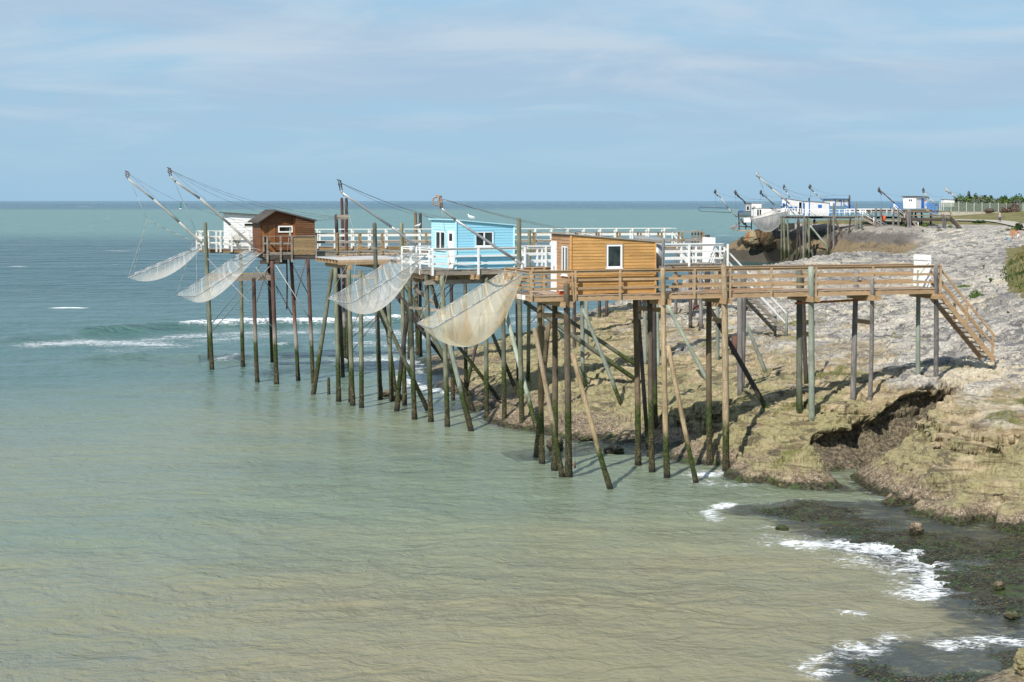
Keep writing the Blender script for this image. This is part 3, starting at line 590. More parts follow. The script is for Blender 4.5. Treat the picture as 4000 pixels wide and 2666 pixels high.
    best = np.full(X.shape, 1e9); sd_ = np.zeros_like(X); zt = np.ones_like(X); par = np.zeros_like(X)
    for i in range(len(tq) - 1):
        a, b = tq[i], tq[i + 1]; dx, dy = b.x - a.x, b.y - a.y; ll = dx * dx + dy * dy
        t = np.clip(((X - a.x) * dx + (Y - a.y) * dy) / ll, 0, 1); d = np.hypot(X - a.x - dx * t, Y - a.y - dy * t); sg = np.sign((X - a.x) * -dy + (Y - a.y) * dx)
        m = d < best; best[m] = d[m]; sd_[m] = (sg * d)[m]; zt[m] = (a.z + (b.z - a.z) * t)[m]; par[m] = (i + t)[m]
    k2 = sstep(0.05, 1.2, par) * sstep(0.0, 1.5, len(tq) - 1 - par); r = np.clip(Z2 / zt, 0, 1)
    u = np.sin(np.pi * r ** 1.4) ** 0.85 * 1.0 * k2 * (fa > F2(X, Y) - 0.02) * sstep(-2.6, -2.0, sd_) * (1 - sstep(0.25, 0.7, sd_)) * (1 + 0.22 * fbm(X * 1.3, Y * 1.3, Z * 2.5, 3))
    wallm = np.maximum(np.clip(u / 0.8, 0, 1), 0.62 * k2 * (fa > F2(X, Y) - 0.05) * sstep(-2.4, -1.6, sd_) * (1 - sstep(-0.2, 0.2, sd_)) * (Z2 < zt * 0.85)); X2 = X2 - 0.45 * u; Y2 = Y2 + 0.9 * u  # mask for the dark rock and painted shade below the rim
    # thin beds stand out and weather back, one over the other
    qb = Z2 * 2.5 + fbm(X * 0.45, Y * 0.55, 0 * X + 11, 4, 0.55) * 1.9; ub = qb - np.floor(qb); bed = 0.95 * ub ** 1.6 - 0.4 + 0.5 * fbm(X * 1.4, Y * 1.4, Z2 * 3, 3, 0.6); isb = F2(X, Y) > F1(X, Y); band = sstep(1.75, 2.05, Z2) * (1 - sstep(2.55, 2.8, Z2)); low = sstep(0.45, 0.7, Z2) * (1 - sstep(0.9, 1.15, Z2))
    amt = np.where(isb & (Y < 74), 0.12 + 0.50 * band + 0.2 * low, 0.10 + 0.34 * sstep(0.0, 0.3, fbm(X * 0.12, Y * 0.2, 0 * X + 21, 3)))
    onb = sstep(0.4, 0.9, Z2) * np.clip(0.25 + steep * 3.0, 0, 1) * (Y < 150) * amt * (1 - wallm)
    X2 = X2 - 0.2 * bed * onb; Y2 = Y2 - 0.98 * bed * onb
    # ragged hollows
    pit = fbm(X * 1.6 + 31, Y * 1.9, Z2 * 2.4, 5, 0.62); Z2 = Z2 - sstep(0.22, 0.5, pit) * 0.24 * am * sstep(0.5, 1.2, h) * smo
    co = np.stack([X2, Y2, Z2], -1).reshape(-1, 3)
    idx = np.arange(nr * nc).reshape(nr, nc)
    F = np.stack([idx[:-1, :-1], idx[:-1, 1:], idx[1:, 1:], idx[1:, :-1]], -1).reshape(-1, 4)
    zz = co[:, 2][F].max(1); F = F[zz > -0.45]
    used = np.unique(F); rm = -np.ones(nr * nc, int); rm[used] = np.arange(used.size); F = rm[F]; co = co[used]
    me = bpy.data.meshes.new('shore_rock'); me.vertices.add(len(co)); me.vertices.foreach_set('co', co.ravel())
    me.loops.add(F.size); me.loops.foreach_set('vertex_index', F.ravel()); me.polygons.add(len(F))
    me.polygons.foreach_set('loop_start', np.arange(len(F)) * 4); me.polygons.foreach_set('loop_total', np.full(len(F), 4)); me.update()
    me.polygons.foreach_set('use_smooth', np.ones(len(F), bool)); me.validate()
    g = np.maximum(sstep(7.25, 7.75, h) * (Y > 255), bank).ravel()[used]
    fc = (((Y > 258) & (B < 0.262)) * 1.0).ravel()[used]
    fc = (sstep(228, 250, Y) * (1 - sstep(0.255, 0.275, B))).ravel()[used]
    for nm, arr in (('grass', g), ('farcliff', fc), ('mussel_shade', wallm.ravel()[used])):
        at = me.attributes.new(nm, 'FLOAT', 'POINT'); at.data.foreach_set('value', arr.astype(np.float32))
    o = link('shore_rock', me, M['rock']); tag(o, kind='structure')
    return o
build_shore()
# ---------------- the sea ----------------
FOAM = []      # (px, py, px, py, half width in m, strength)
def seg_dist(X, Y, a, b):
    ax, ay, bx, by = a.x, a.y, b.x, b.y; dx, dy = bx - ax, by - ay; t = np.clip(((X - ax) * dx + (Y - ay) * dy) / (dx * dx + dy * dy + 1e-9), 0, 1)
    return np.hypot(X - ax - t * dx, Y - ay - t * dy)
def polyfoam(pts, w, s): 
    for p, q in zip(pts[:-1], pts[1:]): FOAM.append((pz(*p, 0), pz(*q, 0), w * 1.45 if w < 2 else w, s * .96))
polyfoam(((730, 1278), (900, 1270), (1060, 1268), (1220, 1264), (1330, 1266)), 0.8, 1.15)
polyfoam(((1330, 1266), (1450, 1258), (1570, 1250)), 0.9, 1.1)
polyfoam(((180, 1345), (330, 1335), (470, 1340), (600, 1345)), 2.6, .82); polyfoam(((470, 1370), (700, 1350)), 1.5, .5)
polyfoam(((600, 1325), (780, 1310), (960, 1300)), 2.2, .66); polyfoam(((850, 1330), (1100, 1300), (1350, 1290)), 2.4, .6)
polyfoam(((870, 1410), (925, 1395)), 0.5, .95); polyfoam(((1080, 1358), (1115, 1353)), 0.4, 1.0)
polyfoam(((1400, 1290), (1550, 1300), (1650, 1320)), 2.8, .72); polyfoam(((1380, 1340), (1560, 1350)), 2.2, .66)
polyfoam(((1380, 1405), (1500, 1400), (1600, 1420), (1680, 1460)), 1.5, .75); polyfoam(((1480, 1380), (1580, 1370)), 1.2, .6)
polyfoam(((1595, 1470), (1640, 1515), (1730, 1530)), 0.8, .95); polyfoam(((1760, 1250), (1880, 1230), (2000, 1235), (2200, 1215)), 2.4, .62); polyfoam(((2010, 1265), (2150, 1245)), 1.6, .6)
polyfoam(((1840, 1592), (1930, 1612)), .3, .6); polyfoam(((2170, 1640), (2260, 1652), (2350, 1672)), .45, .6); polyfoam(((2550, 1745), (2680, 1770), (2760, 1790)), .7, .62)
polyfoam(((2735, 1850), (2800, 1850), (2870, 1840)), .5, .85); polyfoam(((2760, 1885), (2850, 1890), (2950, 1880)), .6, .6); polyfoam(((2700, 1800), (2780, 1815)), .5, .6)
polyfoam(((2990, 1868), (3120, 1868), (3300, 1858)), .25, .5); polyfoam(((2840, 1970), (2765, 2000), (2790, 2030)), .28, .95); polyfoam(((3000, 2060), (3080, 2080), (3150, 2090)), .3, .5)
polyfoam(((3100, 2120), (3250, 2125), (3400, 2125), (3540, 2135)), .55, .86); polyfoam(((3540, 2135), (3600, 2180), (3640, 2220), (3650, 2270), (3590, 2330)), .5, 1.0); polyfoam(((3380, 2180), (3560, 2210), (3610, 2260)), 1.1, .66); polyfoam(((3050, 2110), (3300, 2150)), .8, .55); polyfoam(((3330, 2140), (3560, 2165)), .6, .8)
polyfoam(((3300, 2390), (3370, 2395)), .25, .8); polyfoam(((3140, 2600), (3210, 2560), (3330, 2520), (3400, 2550)), .3, .8); polyfoam(((3280, 2580), (3400, 2560), (3480, 2480)), .3, .55); polyfoam(((3700, 2520), (3900, 2500), (4000, 2520)), .4, .8); polyfoam(((3230, 2620), (3180, 2640)), .25, .8)
polyfoam(((3480, 2310), (3580, 2330)), .2, .8); polyfoam(((425, 979), (480, 981)), 2, .8); polyfoam(((58, 1041), (75, 1041)), 1.2, .9); polyfoam(((2825, 919), (2848, 920)), 3, .8)
def build_sea():
    cols = np.concatenate([np.linspace(-2.5, -0.36, 60)[:-1], np.linspace(-0.36, 0.36, 560), np.linspace(0.36, 2.5, 60)[1:]])
    inv = np.concatenate([np.linspace(1 / 6., 1 / 26., 40)[:-1], np.linspace(1 / 26., 1 / 420., 900)[:-1], np.linspace(1 / 420., 1 / 60000., 90)])
    rows = 1 / inv
    B, Y = np.meshgrid(cols, rows); X = B * Y
    A = np.clip(1.6 - Y / 420, 0, 1)
    # crossing wave trains, crests roughly parallel to the shore ahead
    w = np.zeros_like(X)
    rs = np.random.RandomState(3)
    wx = X + fbm(X * 0.05, Y * 0.05, 0 * X, 2) * 6; wy = Y + fbm(X * 0.05 + 9, Y * 0.05, 0 * X, 2) * 6
    for lam, amp, ang in ((7.5, .07, 78), (5.1, .05, 98), (3.1, .036, 68), (2.0, .028, 108), (1.35, .022, 84), (0.9, .014, 62), (0.62, .009, 112), (13, .06, 88)):
        th = math.radians(ang); k = 2 * math.pi / lam; ph = (wx * math.cos(th) + wy * math.sin(th)) * k + rs.rand() * 6
        g = np.clip(Y[:, :1] * 0 + lam / np.maximum(np.gradient(Y, axis=0)[:, :1].__abs__() * 2.5, 1e-3), 0, 1)
        w += amp * 0.26 * g * (0.35 + 1.5 * fbm(X / lam / 1.7, Y / lam / 1.7, 0 * X + lam, 3)) * (1 - 2 * np.abs(np.sin(ph / 2)) ** 1.3)
    gg = np.clip(1.3 - Y / 330, 0, 1)
    slick = 0.55 + 0.75 * sstep(-0.35, 0.45, fbm(X * 0.035, Y * 0.06, 0 * X + 3, 3))
    ch = fbm(wx * 0.40, wy * 0.68, 0 * X, 5, 0.56); ch2 = fbm(wx * 0.75 + wy * 0.2, wy * 1.7, 0 * X + 5, 4, 0.6)
    w += (ch * 0.095 + (1 - 2 * np.abs(ch2)) * 0.019) * gg * slick
    hb = hbase(X, Y); hb = np.where((Y < 20) | (Y > 480), -2.2, hb)
    shal = sstep(-0.5, -0.02, hb) * (Y < 64) * (B > 0.08)
    shal2 = sstep(-0.5, -0.05, hb) * 0.75 * (Y >= 64) * (Y < 140)
    shal = np.maximum(shal, shal2)
    calm = sstep(-1.2, -0.1, hb) * (Y < 140); w = w * (1 - 0.75 * calm) * A
    foam = np.zeros_like(X)
    for a, b, hw, s in FOAM:
        m = (np.abs(Y - (a.y + b.y) / 2) < abs(a.y - b.y) / 2 + hw * 5)
        if not m.any(): continue
        d = seg_dist(X[m], Y[m], a, b); foam[m] = np.maximum(foam[m], s * np.exp(-(d / hw) ** 2 * 0.8))
    edge = np.exp(-((hb + 0.12) / 0.2) ** 2) * 0.5 * (Y < 330) * (Y > 60) * (0.6 + 0.6 * fbm(X * .3, Y * .3, 0 * X, 3)); foam = np.maximum(foam, edge)
    # the breaking wave out at the left and the low swells before it
    def ridge(pts, wd, ht):
        r = np.zeros_like(X)
        for p, q in zip(pts[:-1], pts[1:]):
            a, b = pz(*p, 0), pz(*q, 0); m = np.abs(Y - (a.y + b.y) / 2) < 14
            d = seg_dist(X[m], Y[m] * 1.0, a, b); sgn = Y[m] - (a.y + b.y) / 2
            r[m] = np.maximum(r[m], ht * np.exp(-(d / np.where(sgn > 0, wd * 1.6, wd)) ** 2))
        return r
    w += ridge(((350, 1300), (520, 1290), (730, 1278), (900, 1270), (1060, 1268), (1220, 1264), (1330, 1266), (1570, 1250)), 1.1, 0.62)
    w += ridge(((60, 1325), (230, 1318)), 1.2, .3) + ridge(((380, 1400), (620, 1395), (760, 1400)), 1.2, .28) + ridge(((860, 1412), (930, 1396)), .8, .3) + ridge(((1070, 1360), (1120, 1354)), .7, .3)
    w += fbm(X * 1.5, Y * 2, 0 * X, 3) * 0.12 * np.clip(foam, 0, 1) * (Y < 200)
    w -= 0.02
    co = np.stack([X, Y, w], -1).reshape(-1, 3); nr, nc = X.shape; idx = np.arange(nr * nc).reshape(nr, nc)
    F = np.stack([idx[:-1, :-1], idx[:-1, 1:], idx[1:, 1:], idx[1:, :-1]], -1).reshape(-1, 4)
    me = bpy.data.meshes.new('sea_water'); me.vertices.add(len(co)); me.vertices.foreach_set('co', co.ravel())
    me.loops.add(F.size); me.loops.foreach_set('vertex_index', F.ravel()); me.polygons.add(len(F))
    me.polygons.foreach_set('loop_start', np.arange(len(F)) * 4); me.polygons.foreach_set('loop_total', np.full(len(F), 4)); me.update()
    me.polygons.foreach_set('use_smooth', np.ones(len(F), bool)); me.validate()
    for nm, arr in (('foam', foam), ('shallow', shal)):
        at = me.attributes.new(nm, 'FLOAT', 'POINT'); at.data.foreach_set('value', arr.ravel().astype(np.float32))
    o = link('sea_water', me, M['water']); tag(o, kind='structure')
build_sea()
# ---------------- building helpers for piers and huts ----------------
UP = Vector((0, 0, 1))
class Fr:
    """local frame: s runs along the pier towards the land, w across it away from the viewer"""
    def __init__(s, o, deg):
        a = math.radians(deg); s.o = Vector((o.x, o.y, 0)); s.u = Vector((math.cos(a), math.sin(a), 0)); s.v = Vector((-math.sin(a), math.cos(a), 0))
    def __call__(s, a, b, z=0.0): return s.o + s.u * a + s.v * b + UP * z
    def s_at(s, px, w, z):
        k = (px - 2000.0) / FPX; q = s.o + s.v * w
        return (k * (q.y * cp_ + (CAMH - z) * sp_) - q.x) / (s.u.x - k * s.u.y * cp_)
def pile(parent, T, B, dia, mat, zt=None, Yt=None, dpt=0.5, rnd=False, name='pile', bend=0.03, Yb=None, label=None):
    b = pt(B[0], B[1], Yb) if Yb else hit(*B)
    t = pt(T[0], T[1], Yt if Yt else b.y); d = (t - b).normalized()
    if zt is not None: t = b + d * ((zt - b.z) / d.z)
    mb = MB(); L_ = (t - b).length; mb.tube(b - d * dpt, t, dia / 2 * 1.08, dia / 2 * 0.92, n=12, rings=max(4, int(L_ / 0.5)), jit=0.035, round_top=rnd, bend=bend)
    if b.z < 0.12: q = d / d.z; mb.tube(b - q * 0.25, b + q * random.uniform(.5, .9), dia / 2 * 1.3, dia / 2 * 1.08, n=14, rings=7, jit=0.1)
    o = mb.build(name, mat, parent)
    if label: o['label'] = label
    return o
def rail_run(parent, p0, p1, posts, mat, top=1.05, mids=(0.33, 0.68), drop=0.25, pm=None, fascia=True, pw=0.09, name='railing', topw=0.14, bh=0.10, side=None):
    p0, p1 = Vector(p0), Vector(p1); d = (p1 - p0).normalized()
    mb = MB()
    mb.beam(p0 + UP * top, p1 + UP * top, topw, 0.035)
    if fascia: mb.beam(p0 + UP * (top - 0.075), p1 + UP * (top - 0.075), 0.03, bh)
    for h in mids:
        mb.beam(p0 + UP * h, p1 + UP * h, 0.03, bh)
    r = mb.build(name, mat, parent)
    n = d.cross(UP).normalized() if side is None else side
    for t in posts:
        m2 = MB(); q = p0 + d * t + n * 0.062
        m2.box(q - d * pw / 2 - n * 0.042 - UP * drop, d * pw, n * 0.084, UP * (top - 0.02 + drop)); m2.build('post', pm or mat, r)
    return r
def deck(parent, F, s0, s1, w0, w1, z, mat, bm=None, bh=0.22, jn=0.6, name='deck', along=False, pw=0.145):
    mb = MB(); n = int((s1 - s0) / pw) if not along else int((w1 - w0) / pw)
    for i in range(n):
        j = random.uniform(-0.012, 0.012); dz = random.uniform(-0.002, 0.003)
        if not along: mb.box(F(s0 + i * pw, w0 - 0.03 + j, z - 0.035 + dz), F.u * (pw - 0.012), F.v * (w1 - w0 + 0.06), UP * 0.035)
        else: mb.box(F(s0 - 0.02 + j, w0 + i * pw, z - 0.035 + dz), F.u * (s1 - s0 + 0.04), F.v * (pw - 0.01), UP * 0.035)
    d = mb.build(name, mat, parent)
    b = MB(); bm = bm or mat
    for w in (w0, w1 - 0.05, (w0 + w1) / 2): b.box(F(s0, w, z - 0.04 - bh), F.u * (s1 - s0), F.v * 0.05, UP * (bh - 0.003))
    b.build('beam', bm, d)
    if jn >= 1.5: return d
    jb = MB(); s = s0
    while s <= s1: jb.box(F(s, w0 + 0.053, z - 0.05 - bh * 0.8), F.u * 0.05, F.v * (w1 - w0 - 0.11), UP * bh * 0.75); s += jn
    jb.build('joist', bm, d)
    return d
def stairs(parent, F, s0, z0, s1, z1, w0, w1, mat, rm, n=14, rail=0.95, rails=(0.45, 0.95), posts=(0.0, 0.5, 1.0)):
    A0, A1 = F(s0, w0, z0), F(s1, w0, z1); B0, B1 = F(s0, w1, z0), F(s1, w1, z1); d = (A1 - A0).normalized(); nn = F.v.cross(d).normalized()
    mb = MB()
    for a, b in ((A0, A1), (B0, B1)): mb.beam(a - UP * 0.1, b - UP * 0.1, 0.045, 0.24, up=nn)
    st = mb.build('staircase', mat, parent); t = MB()
    for i in range(n):
        k = (i + 0.5) / n; q = F(s0 + (s1 - s0) * k, w0 + 0.03, z0 + (z1 - z0) * k - 0.1); t.box(q - F.u * 0.11, F.u * 0.22, F.v * (w1 - w0 - 0.06), UP * 0.035)
    t.build('tread', mat, st)
    for a, b in ((A0, A1), (B0, B1)):
        r = MB()
        for h in rails: r.beam(a + UP * h, b + UP * h, 0.04, 0.10, up=nn)
        for k in posts: q = a.lerp(b, k); r.box(q - F.u * 0.04 - F.v * 0.04 - UP * 0.3, F.u * 0.08, F.v * 0.08, UP * (rail + 0.3))
        r.build('handrail', rm, st)
    return st
def siding(mb, p, d, Ln, z0, zl, zr, bh, openings=(), out=0.022):
    n = d.cross(UP).normalized(); zt = lambda x: zl + (zr - zl) * x / Ln
    zm = max(zl, zr); z = z0
    while z < zm:
        zb = min(z + bh, zm); segs = [(0.0, Ln)]
        for (a, b, c, e) in openings:
            if c < zb - 0.01 and e > z + 0.01:
                new = []
                for (x0, x1) in segs:
                    if b <= x0 or a >= x1: new.append((x0, x1)); continue
                    if a > x0: new.append((x0, a))
                    if b < x1: new.append((b, x1))
                segs = new
        for (x0, x1) in segs:
            poly = [(x0, z), (x1, z), (x1, zb), (x0, zb)]; res = []
            for i in range(4):
                P, Q = poly[i], poly[(i + 1) % 4]; fp, fq = zt(P[0]) - P[1], zt(Q[0]) - Q[1]
                if fp >= 0: res.append(P)
                if (fp > 0) != (fq > 0) and fp != fq: k = fp / (fp - fq); res.append((P[0] + (Q[0] - P[0]) * k, P[1] + (Q[1] - P[1]) * k))
            if len(res) < 3: continue
            jj = random.uniform(-0.002, 0.002)
            o = [p + d * x + UP * y + n * ((out + jj) * (1 - 0.75 * (y - z) / bh)) for x, y in res]; b = [p + d * x + UP * y for x, y in res]; m = len(res)
            mb.add(o + b, [tuple(range(m))] + [((i + 1) % m, i, m + i, m + (i + 1) % m) for i in range(m)])
        z = zb
def window(parent, p, d, x0, x1, z0, z1, panes=2, fm=None, trim=None, bars=0, fw=0.06, sill=True):
    n = d.cross(UP).normalized(); fm = fm or M['upvc']; mb = MB()
    def bx(a, b, c, e, t0, t1, m=mb): m.box(p + d * a + UP * c + n * t0, d * (b - a), UP * (e - c), n * (t1 - t0))
    if trim:
        tm = MB(); tw = 0.05
        for q in ((x0 - tw, x1 + tw, z1, z1 + tw), (x0 - tw, x0, z0, z1), (x1, x1 + tw, z0, z1)): bx(*q, 0.0, 0.05, tm)
    bx(x0, x1, z1 - fw, z1, 0, 0.045); bx(x0, x1, z0, z0 + fw, 0, 0.045); bx(x0, x0 + fw, z0 + fw, z1 - fw, 0, 0.045); bx(x1 - fw, x1, z0 + fw, z1 - fw, 0, 0.045)
    for i in range(1, panes):
        c = x0 + (x1 - x0) * i / panes; bx(c - fw * 0.7, c + fw * 0.7, z0 + fw, z1 - fw, 0, 0.047)
    o = mb.build('window', fm, parent)
    if trim: tm.build('trim', trim, o)
    g = MB(); g.box(p + d * (x0 + 0.02) + UP * (z0 + 0.02) + n * 0.004, d * (x1 - x0 - 0.04), UP * (z1 - z0 - 0.04), n * 0.012); g.build('pane', M['glass'], o)
    if sill: s = MB(); s.box(p + d * (x0 - 0.04) + UP * (z0 - 0.045) + n * 0.0, d * (x1 - x0 + 0.08), UP * 0.045, n * 0.085); s.build('sill', fm, o)
    return o
def hutbody(parent, F, s0, s1, w0, w1, z0, zl, zr, mat, bh, openN=(), openL=(), matL=None, wall='wall'):
    """mono-pitch hut: near wall with horizontal boards, seaward wall the same, solid core behind"""
    core = MB(); e = 0.015
    A = [F(s0 + e, w0 + e, z0), F(s1 - e, w0 + e, z0), F(s1 - e, w0 + e, zr - e), F(s0 + e, w0 + e, zl - e)]
    core.prism(A, F.v * (w1 - w0 - 2 * e)); siding(core, F(s0, w0 + e), F.u, s1 - s0, z0, zl, zr, bh, openN)
    a = core.build(wall, mat, parent); m2 = MB(); siding(m2, F(s0 + e, w1), -F.v, w1 - w0, z0, zl, zl, bh, openL)
    b = m2.build(wall, matL or mat, parent); m3 = MB(); siding(m3, F(s1 - e, w0), F.v, w1 - w0, z0, zr, zr, bh); m3.build(wall, mat, parent)
    return a, b
def roofslab(parent, F, s0, s1, w0, w1, zl, zr, mat, ov=0.12, th=0.06, name='roof'):
    k = (zr - zl) / (s1 - s0); mb = MB(); a, b = s0 - ov, s1 + ov * 0.7
    mb.prism([F(a, w0 - ov * 0.7, zl - ov * k), F(b, w0 - ov * 0.7, zr + ov * 0.7 * k), F(b, w0 - ov * 0.7, zr + ov * 0.7 * k + th), F(a, w0 - ov * 0.7, zl - ov * k + th)], F.v * (w1 - w0 + ov * 1.4))
    return mb.build(name, mat, parent)
def corner(parent, pts, mat, sz=0.07):
    for (p, z0, z1) in pts: mb = MB(); mb.box(p - Vector((sz / 2, sz / 2, 0)) + UP * z0, Vector((sz, 0, 0)), Vector((0, sz, 0)), UP * (z1 - z0)); mb.build('corner_board', mat, parent)
def wheel(mb, c, r, ax, n=16, tr=0.018):
    c = Vector(c); ax = Vector(ax).normalized(); a = ax.orthogonal().normalized(); b = ax.cross(a)
    P = [c + (a * math.cos(2 * math.pi * i / n) + b * math.sin(2 * math.pi * i / n)) * r for i in range(n + 1)]
    mb.path(P, tr, 5)
    for i in range(0, n, n // 4): mb.tube(c, P[i], tr * 0.6, n=5)
def boom(label, pts, r0, mat, tipmat, Yv, group='long booms that carry the fishing nets', base_post=None, wr=0.17, cables=(), cmat=None, dropto=None):
    """pts: base..tip as world points"""
    E = empty('fishing_boom', pts[0], label, 'boom', group); mb = MB(); n = len(pts)
    for i in range(n - 1): mb.tube(pts[i], pts[i + 1], r0 * (1 - 0.45 * i / n), r0 * (1 - 0.45 * (i + 1) / n), n=10, rings=3)
    mb.build('boom_pole', mat, E)
    t = pts[-1]; d = (pts[-1] - pts[-2]).normalized(); h = MB()
    hd = Vector((-0.15, -0.05, 0.9)).normalized()
    side = Vector((0.05, 0.06, 0)); h.tube(t - side, t + hd * 0.55 - side, 0.028, n=6); h.tube(t + side, t + hd * 0.55 + side, 0.028, n=6); h.tube(t + hd * 0.55 - Vector((.14, 0, -.04)), t + hd * 0.5 + Vector((.1, 0, .0)), 0.03, n=6)
    hb = h.build('boom_head', tipmat, E); w = MB(); wc = t + hd * 0.33; wheel(w, wc, wr, (0.15, 1, 0)); w.build('pulley', tipmat, hb)
    if base_post:
        b = MB(); b.tube(base_post, pts[0] + UP * 0.05, r0 * 1.15, n=10); b.build('mount_post', mat, E)
    for (q, sag) in cables:
        c = MB(); c.rope(wc + UP * 0.1, q, 0.0085, sag * .6, 14, 4); c.build('cable', cmat or M['wire'], E)
    return E, wc
def net(label, A, B, C, D, sag, mat, wc, node, push=Vector((0, 0, 0)), pu=0.8, skew=1.25, group='square fishing nets hung from the booms', fr=0.022, ends=None, nseg=(54, 30), ruff=0.032, name='fishing_net', bul=0.25, rp=0.009):
    """A far upper, B near upper, C near lower, D far lower corner of the frame"""
    E = empty(name, A, label, 'fishing net', group); nu, nv = nseg; vs = []; uvs = []; fs = []
    bow = 0.06 * (B - A).length
    for i in range(nu + 1):
        u = i / nu
        for j in range(nv + 1):
            v = j / nv; p = A.lerp(D, u).lerp(B.lerp(C, u), v)
            su = math.sin(math.pi * (u ** skew)) ** pu; svv = math.sin(math.pi * v) ** 0.55
            k = su * svv; dep = sag * k
            fold = vn(np.array([u * 3.0 + 3]), np.array([v * 9.0]), np.array([1.5]))[0] * ruff + vn(np.array([u * 9]), np.array([v * 16.0]), np.array([4.5]))[0] * ruff * 0.5
            p = p - UP * dep + push * k + (D - A).normalized() * (bul * k * max(0, u - 0.35)) + Vector((0.3, -1, 0.2)) * fold * k ** 0.5
            vs.append(p); uvs.append((u * 3, v * 2, k))
    for i in range(nu):
        for j in range(nv): a = i * (nv + 1) + j; fs.append((a, a + 1, a + nv + 2, a + nv + 1))
    me = bpy.data.meshes.new('net_bag'); me.from_pydata([tuple(p) for p in vs], [], fs); me.polygons.foreach_set('use_smooth', [True] * len(fs))
    at = me.attributes.new('nuv', 'FLOAT_VECTOR', 'POINT'); at.data.foreach_set('vector', np.array(uvs, np.float32).ravel())
    link('net_bag', me, mat, E)
    f = MB()
    for p, q in ((A, B), (B, C), (C, D), (D, A)):
        P = [p.lerp(q, i / 6) + UP * (-0.035 * (p - q).length * math.sin(math.pi * i / 6) * 0.3) for i in range(7)]; f.path(P, fr, 6)
    l = f
    for p, q in ((A, B), (B, C), (C, D), (D, A)):
        k = int((p - q).length / 0.32)
        for i in range(1, k):
            c = p.lerp(q, i / k); l.tube(c + Vector((0.01, -0.04, 0.03)), c + Vector((0, 0.02, -0.07)), 0.012, n=4)
    f.build('net_frame', M['metal'], E)
    r = MB()
    if wc is not None: r.rope(wc, node, rp, 0.0, 2, 4)
    for q in (A, B, C, D): r.rope(node, q, rp, 0.03, 6, 4)
    r.build('rope', M['rope'], E)
    k = MB(); k.ball(node, 0.055, 8, 5, jit=.25); k.build('knot', M['rope'], E)
    return E
def gull(loc, label, ang=0.0, s=1.0):
    E = empty('seagull', loc, label, 'bird', None); c, sn = math.cos(ang), math.sin(ang); R = lambda x, y, z: Vector(loc) + Vector((c * x - sn * y, sn * x + c * y, z)) * s
    b = MB(); prof = [(-0.22, .015, .16), (-0.14, .05, .165), (-.04, .078, .17), (.06, .08, .185), (.12, .06, .215), (.15, .045, .25), (.165, .048, .29), (.185, .04, .315), (.2, .015, .33)]
    vs = []; fs = []
    for (x, r, z) in prof:
        for j in range(8): th = 2 * math.pi * j / 8; vs.append(R(x, math.cos(th) * r, z + math.sin(th) * r))
    for i in range(len(prof) - 1):
        for j in range(8): fs.append((i * 8 + j, i * 8 + (j + 1) % 8, i * 8 + 8 + (j + 1) % 8, i * 8 + 8 + j))
    b.add(vs, fs, True); b.build('body', M['gull'], E)
    w = MB()
    for y in (-1, 1): w.prism([R(-.3, y * .05, .17), R(-.05, y * .082, .21), R(.1, y * .075, .2), R(.0, y * .085, .13)], R(0, y * .012, 0) - R(0, 0, 0))
    w.build('wing', M['metal'], E); k = MB(); k.tube(R(.2, 0, .3), R(.26, 0, .285), .012 * s, .004 * s, n=5); k.build('beak', M['orange'], E)
    l = MB()
    for y in (-.03, .03): l.tube(R(0, y, 0), R(.01, y, .12), .007 * s, n=4)
    l.build('legs', M['orange'], E); return E
# =============== the near pier with the honey-coloured hut ===============
FA = Fr(pz(2067, 1157, 8.0), 17.6); ZA = 8.0
PA = empty('fishing_pier', FA(0, 0, ZA), 'nearest pier on tall piles, new tan timber deck and rails with a long stair', 'pier', 'piers on piles')
sA = lambda px, w=0.0, z=ZA: FA.s_at(px, w, z)
sEndPlat = sA(2622); sEnd = sA(3672)
deck(PA, FA, 0, sEndPlat, 0, 3.3, ZA, M['decking'], M['timber']); deck(PA, FA, sEndPlat + 0.01, sEnd, 0, 1.75, ZA, M['decking'], M['timber'], name='walkway_deck')
wf = MB(); wf.box(FA(-0.06, 0.45, ZA - 0.2), FA.u * 0.04, FA.v * 1.1, UP * 0.2); wf.build('white_board', M['white'], PA)
rail_run(PA, FA(0.02, 0.0, ZA), FA(sEnd, 0.0, ZA), [s - 0.0 for s in [0.05] + [sA(q) for q in (2243, 2418, 2708, 2847, 3008, 3182, 3404)] + [sEnd - 0.05]], M['timber'], mids=(0.28, 0.64), pm=M['timber_pink'], side=-FA.v)
rail_run(PA, FA(0.02, 3.3, ZA), FA(0.02, 0.0, ZA), [0.06, 1.6], M['timber'], mids=(0.28, 0.64), pm=M['timber_pink'])
rail_run(PA, FA(0.02, 3.3, ZA), FA(sA(2160, 3.3), 3.3, ZA), [1.2, 1.75], M['timber'], mids=(0.28, 0.64), pm=M['timber_pink'])
fs_ = sA(2625, 1.75)
rail_run(PA, FA(fs_, 1.75, ZA), FA(sEnd, 1.75, ZA), [sA(q, 1.75) - fs_ for q in (2640, 2795, 2967, 3139, 3344)] + [sEnd - fs_ - 0.1], M['timber'], mids=(0.28, 0.64), pm=M['timber_pink'], side=FA.v)
for (a, b, c) in ((3.0, 4.4, .16), (sA(2760), sA(3000), .10), (sA(2800), sA(3120), 1.5)):
    m_ = MB(); m_.beam(FA(a, c, ZA + 0.03), FA(b, c + .1, ZA + 0.03), 0.13, 0.04); o_ = m_.build('loose_plank', M['honey_pale'], None); tag(o_, 'loose plank lying on the near walkway ' + ('below the hut wall', 'along its near edge between two posts', 'along the far edge of the boards')[(3.0, sA(2760), sA(2800)).index(a)], 'plank', 'loose planks on the near pier')
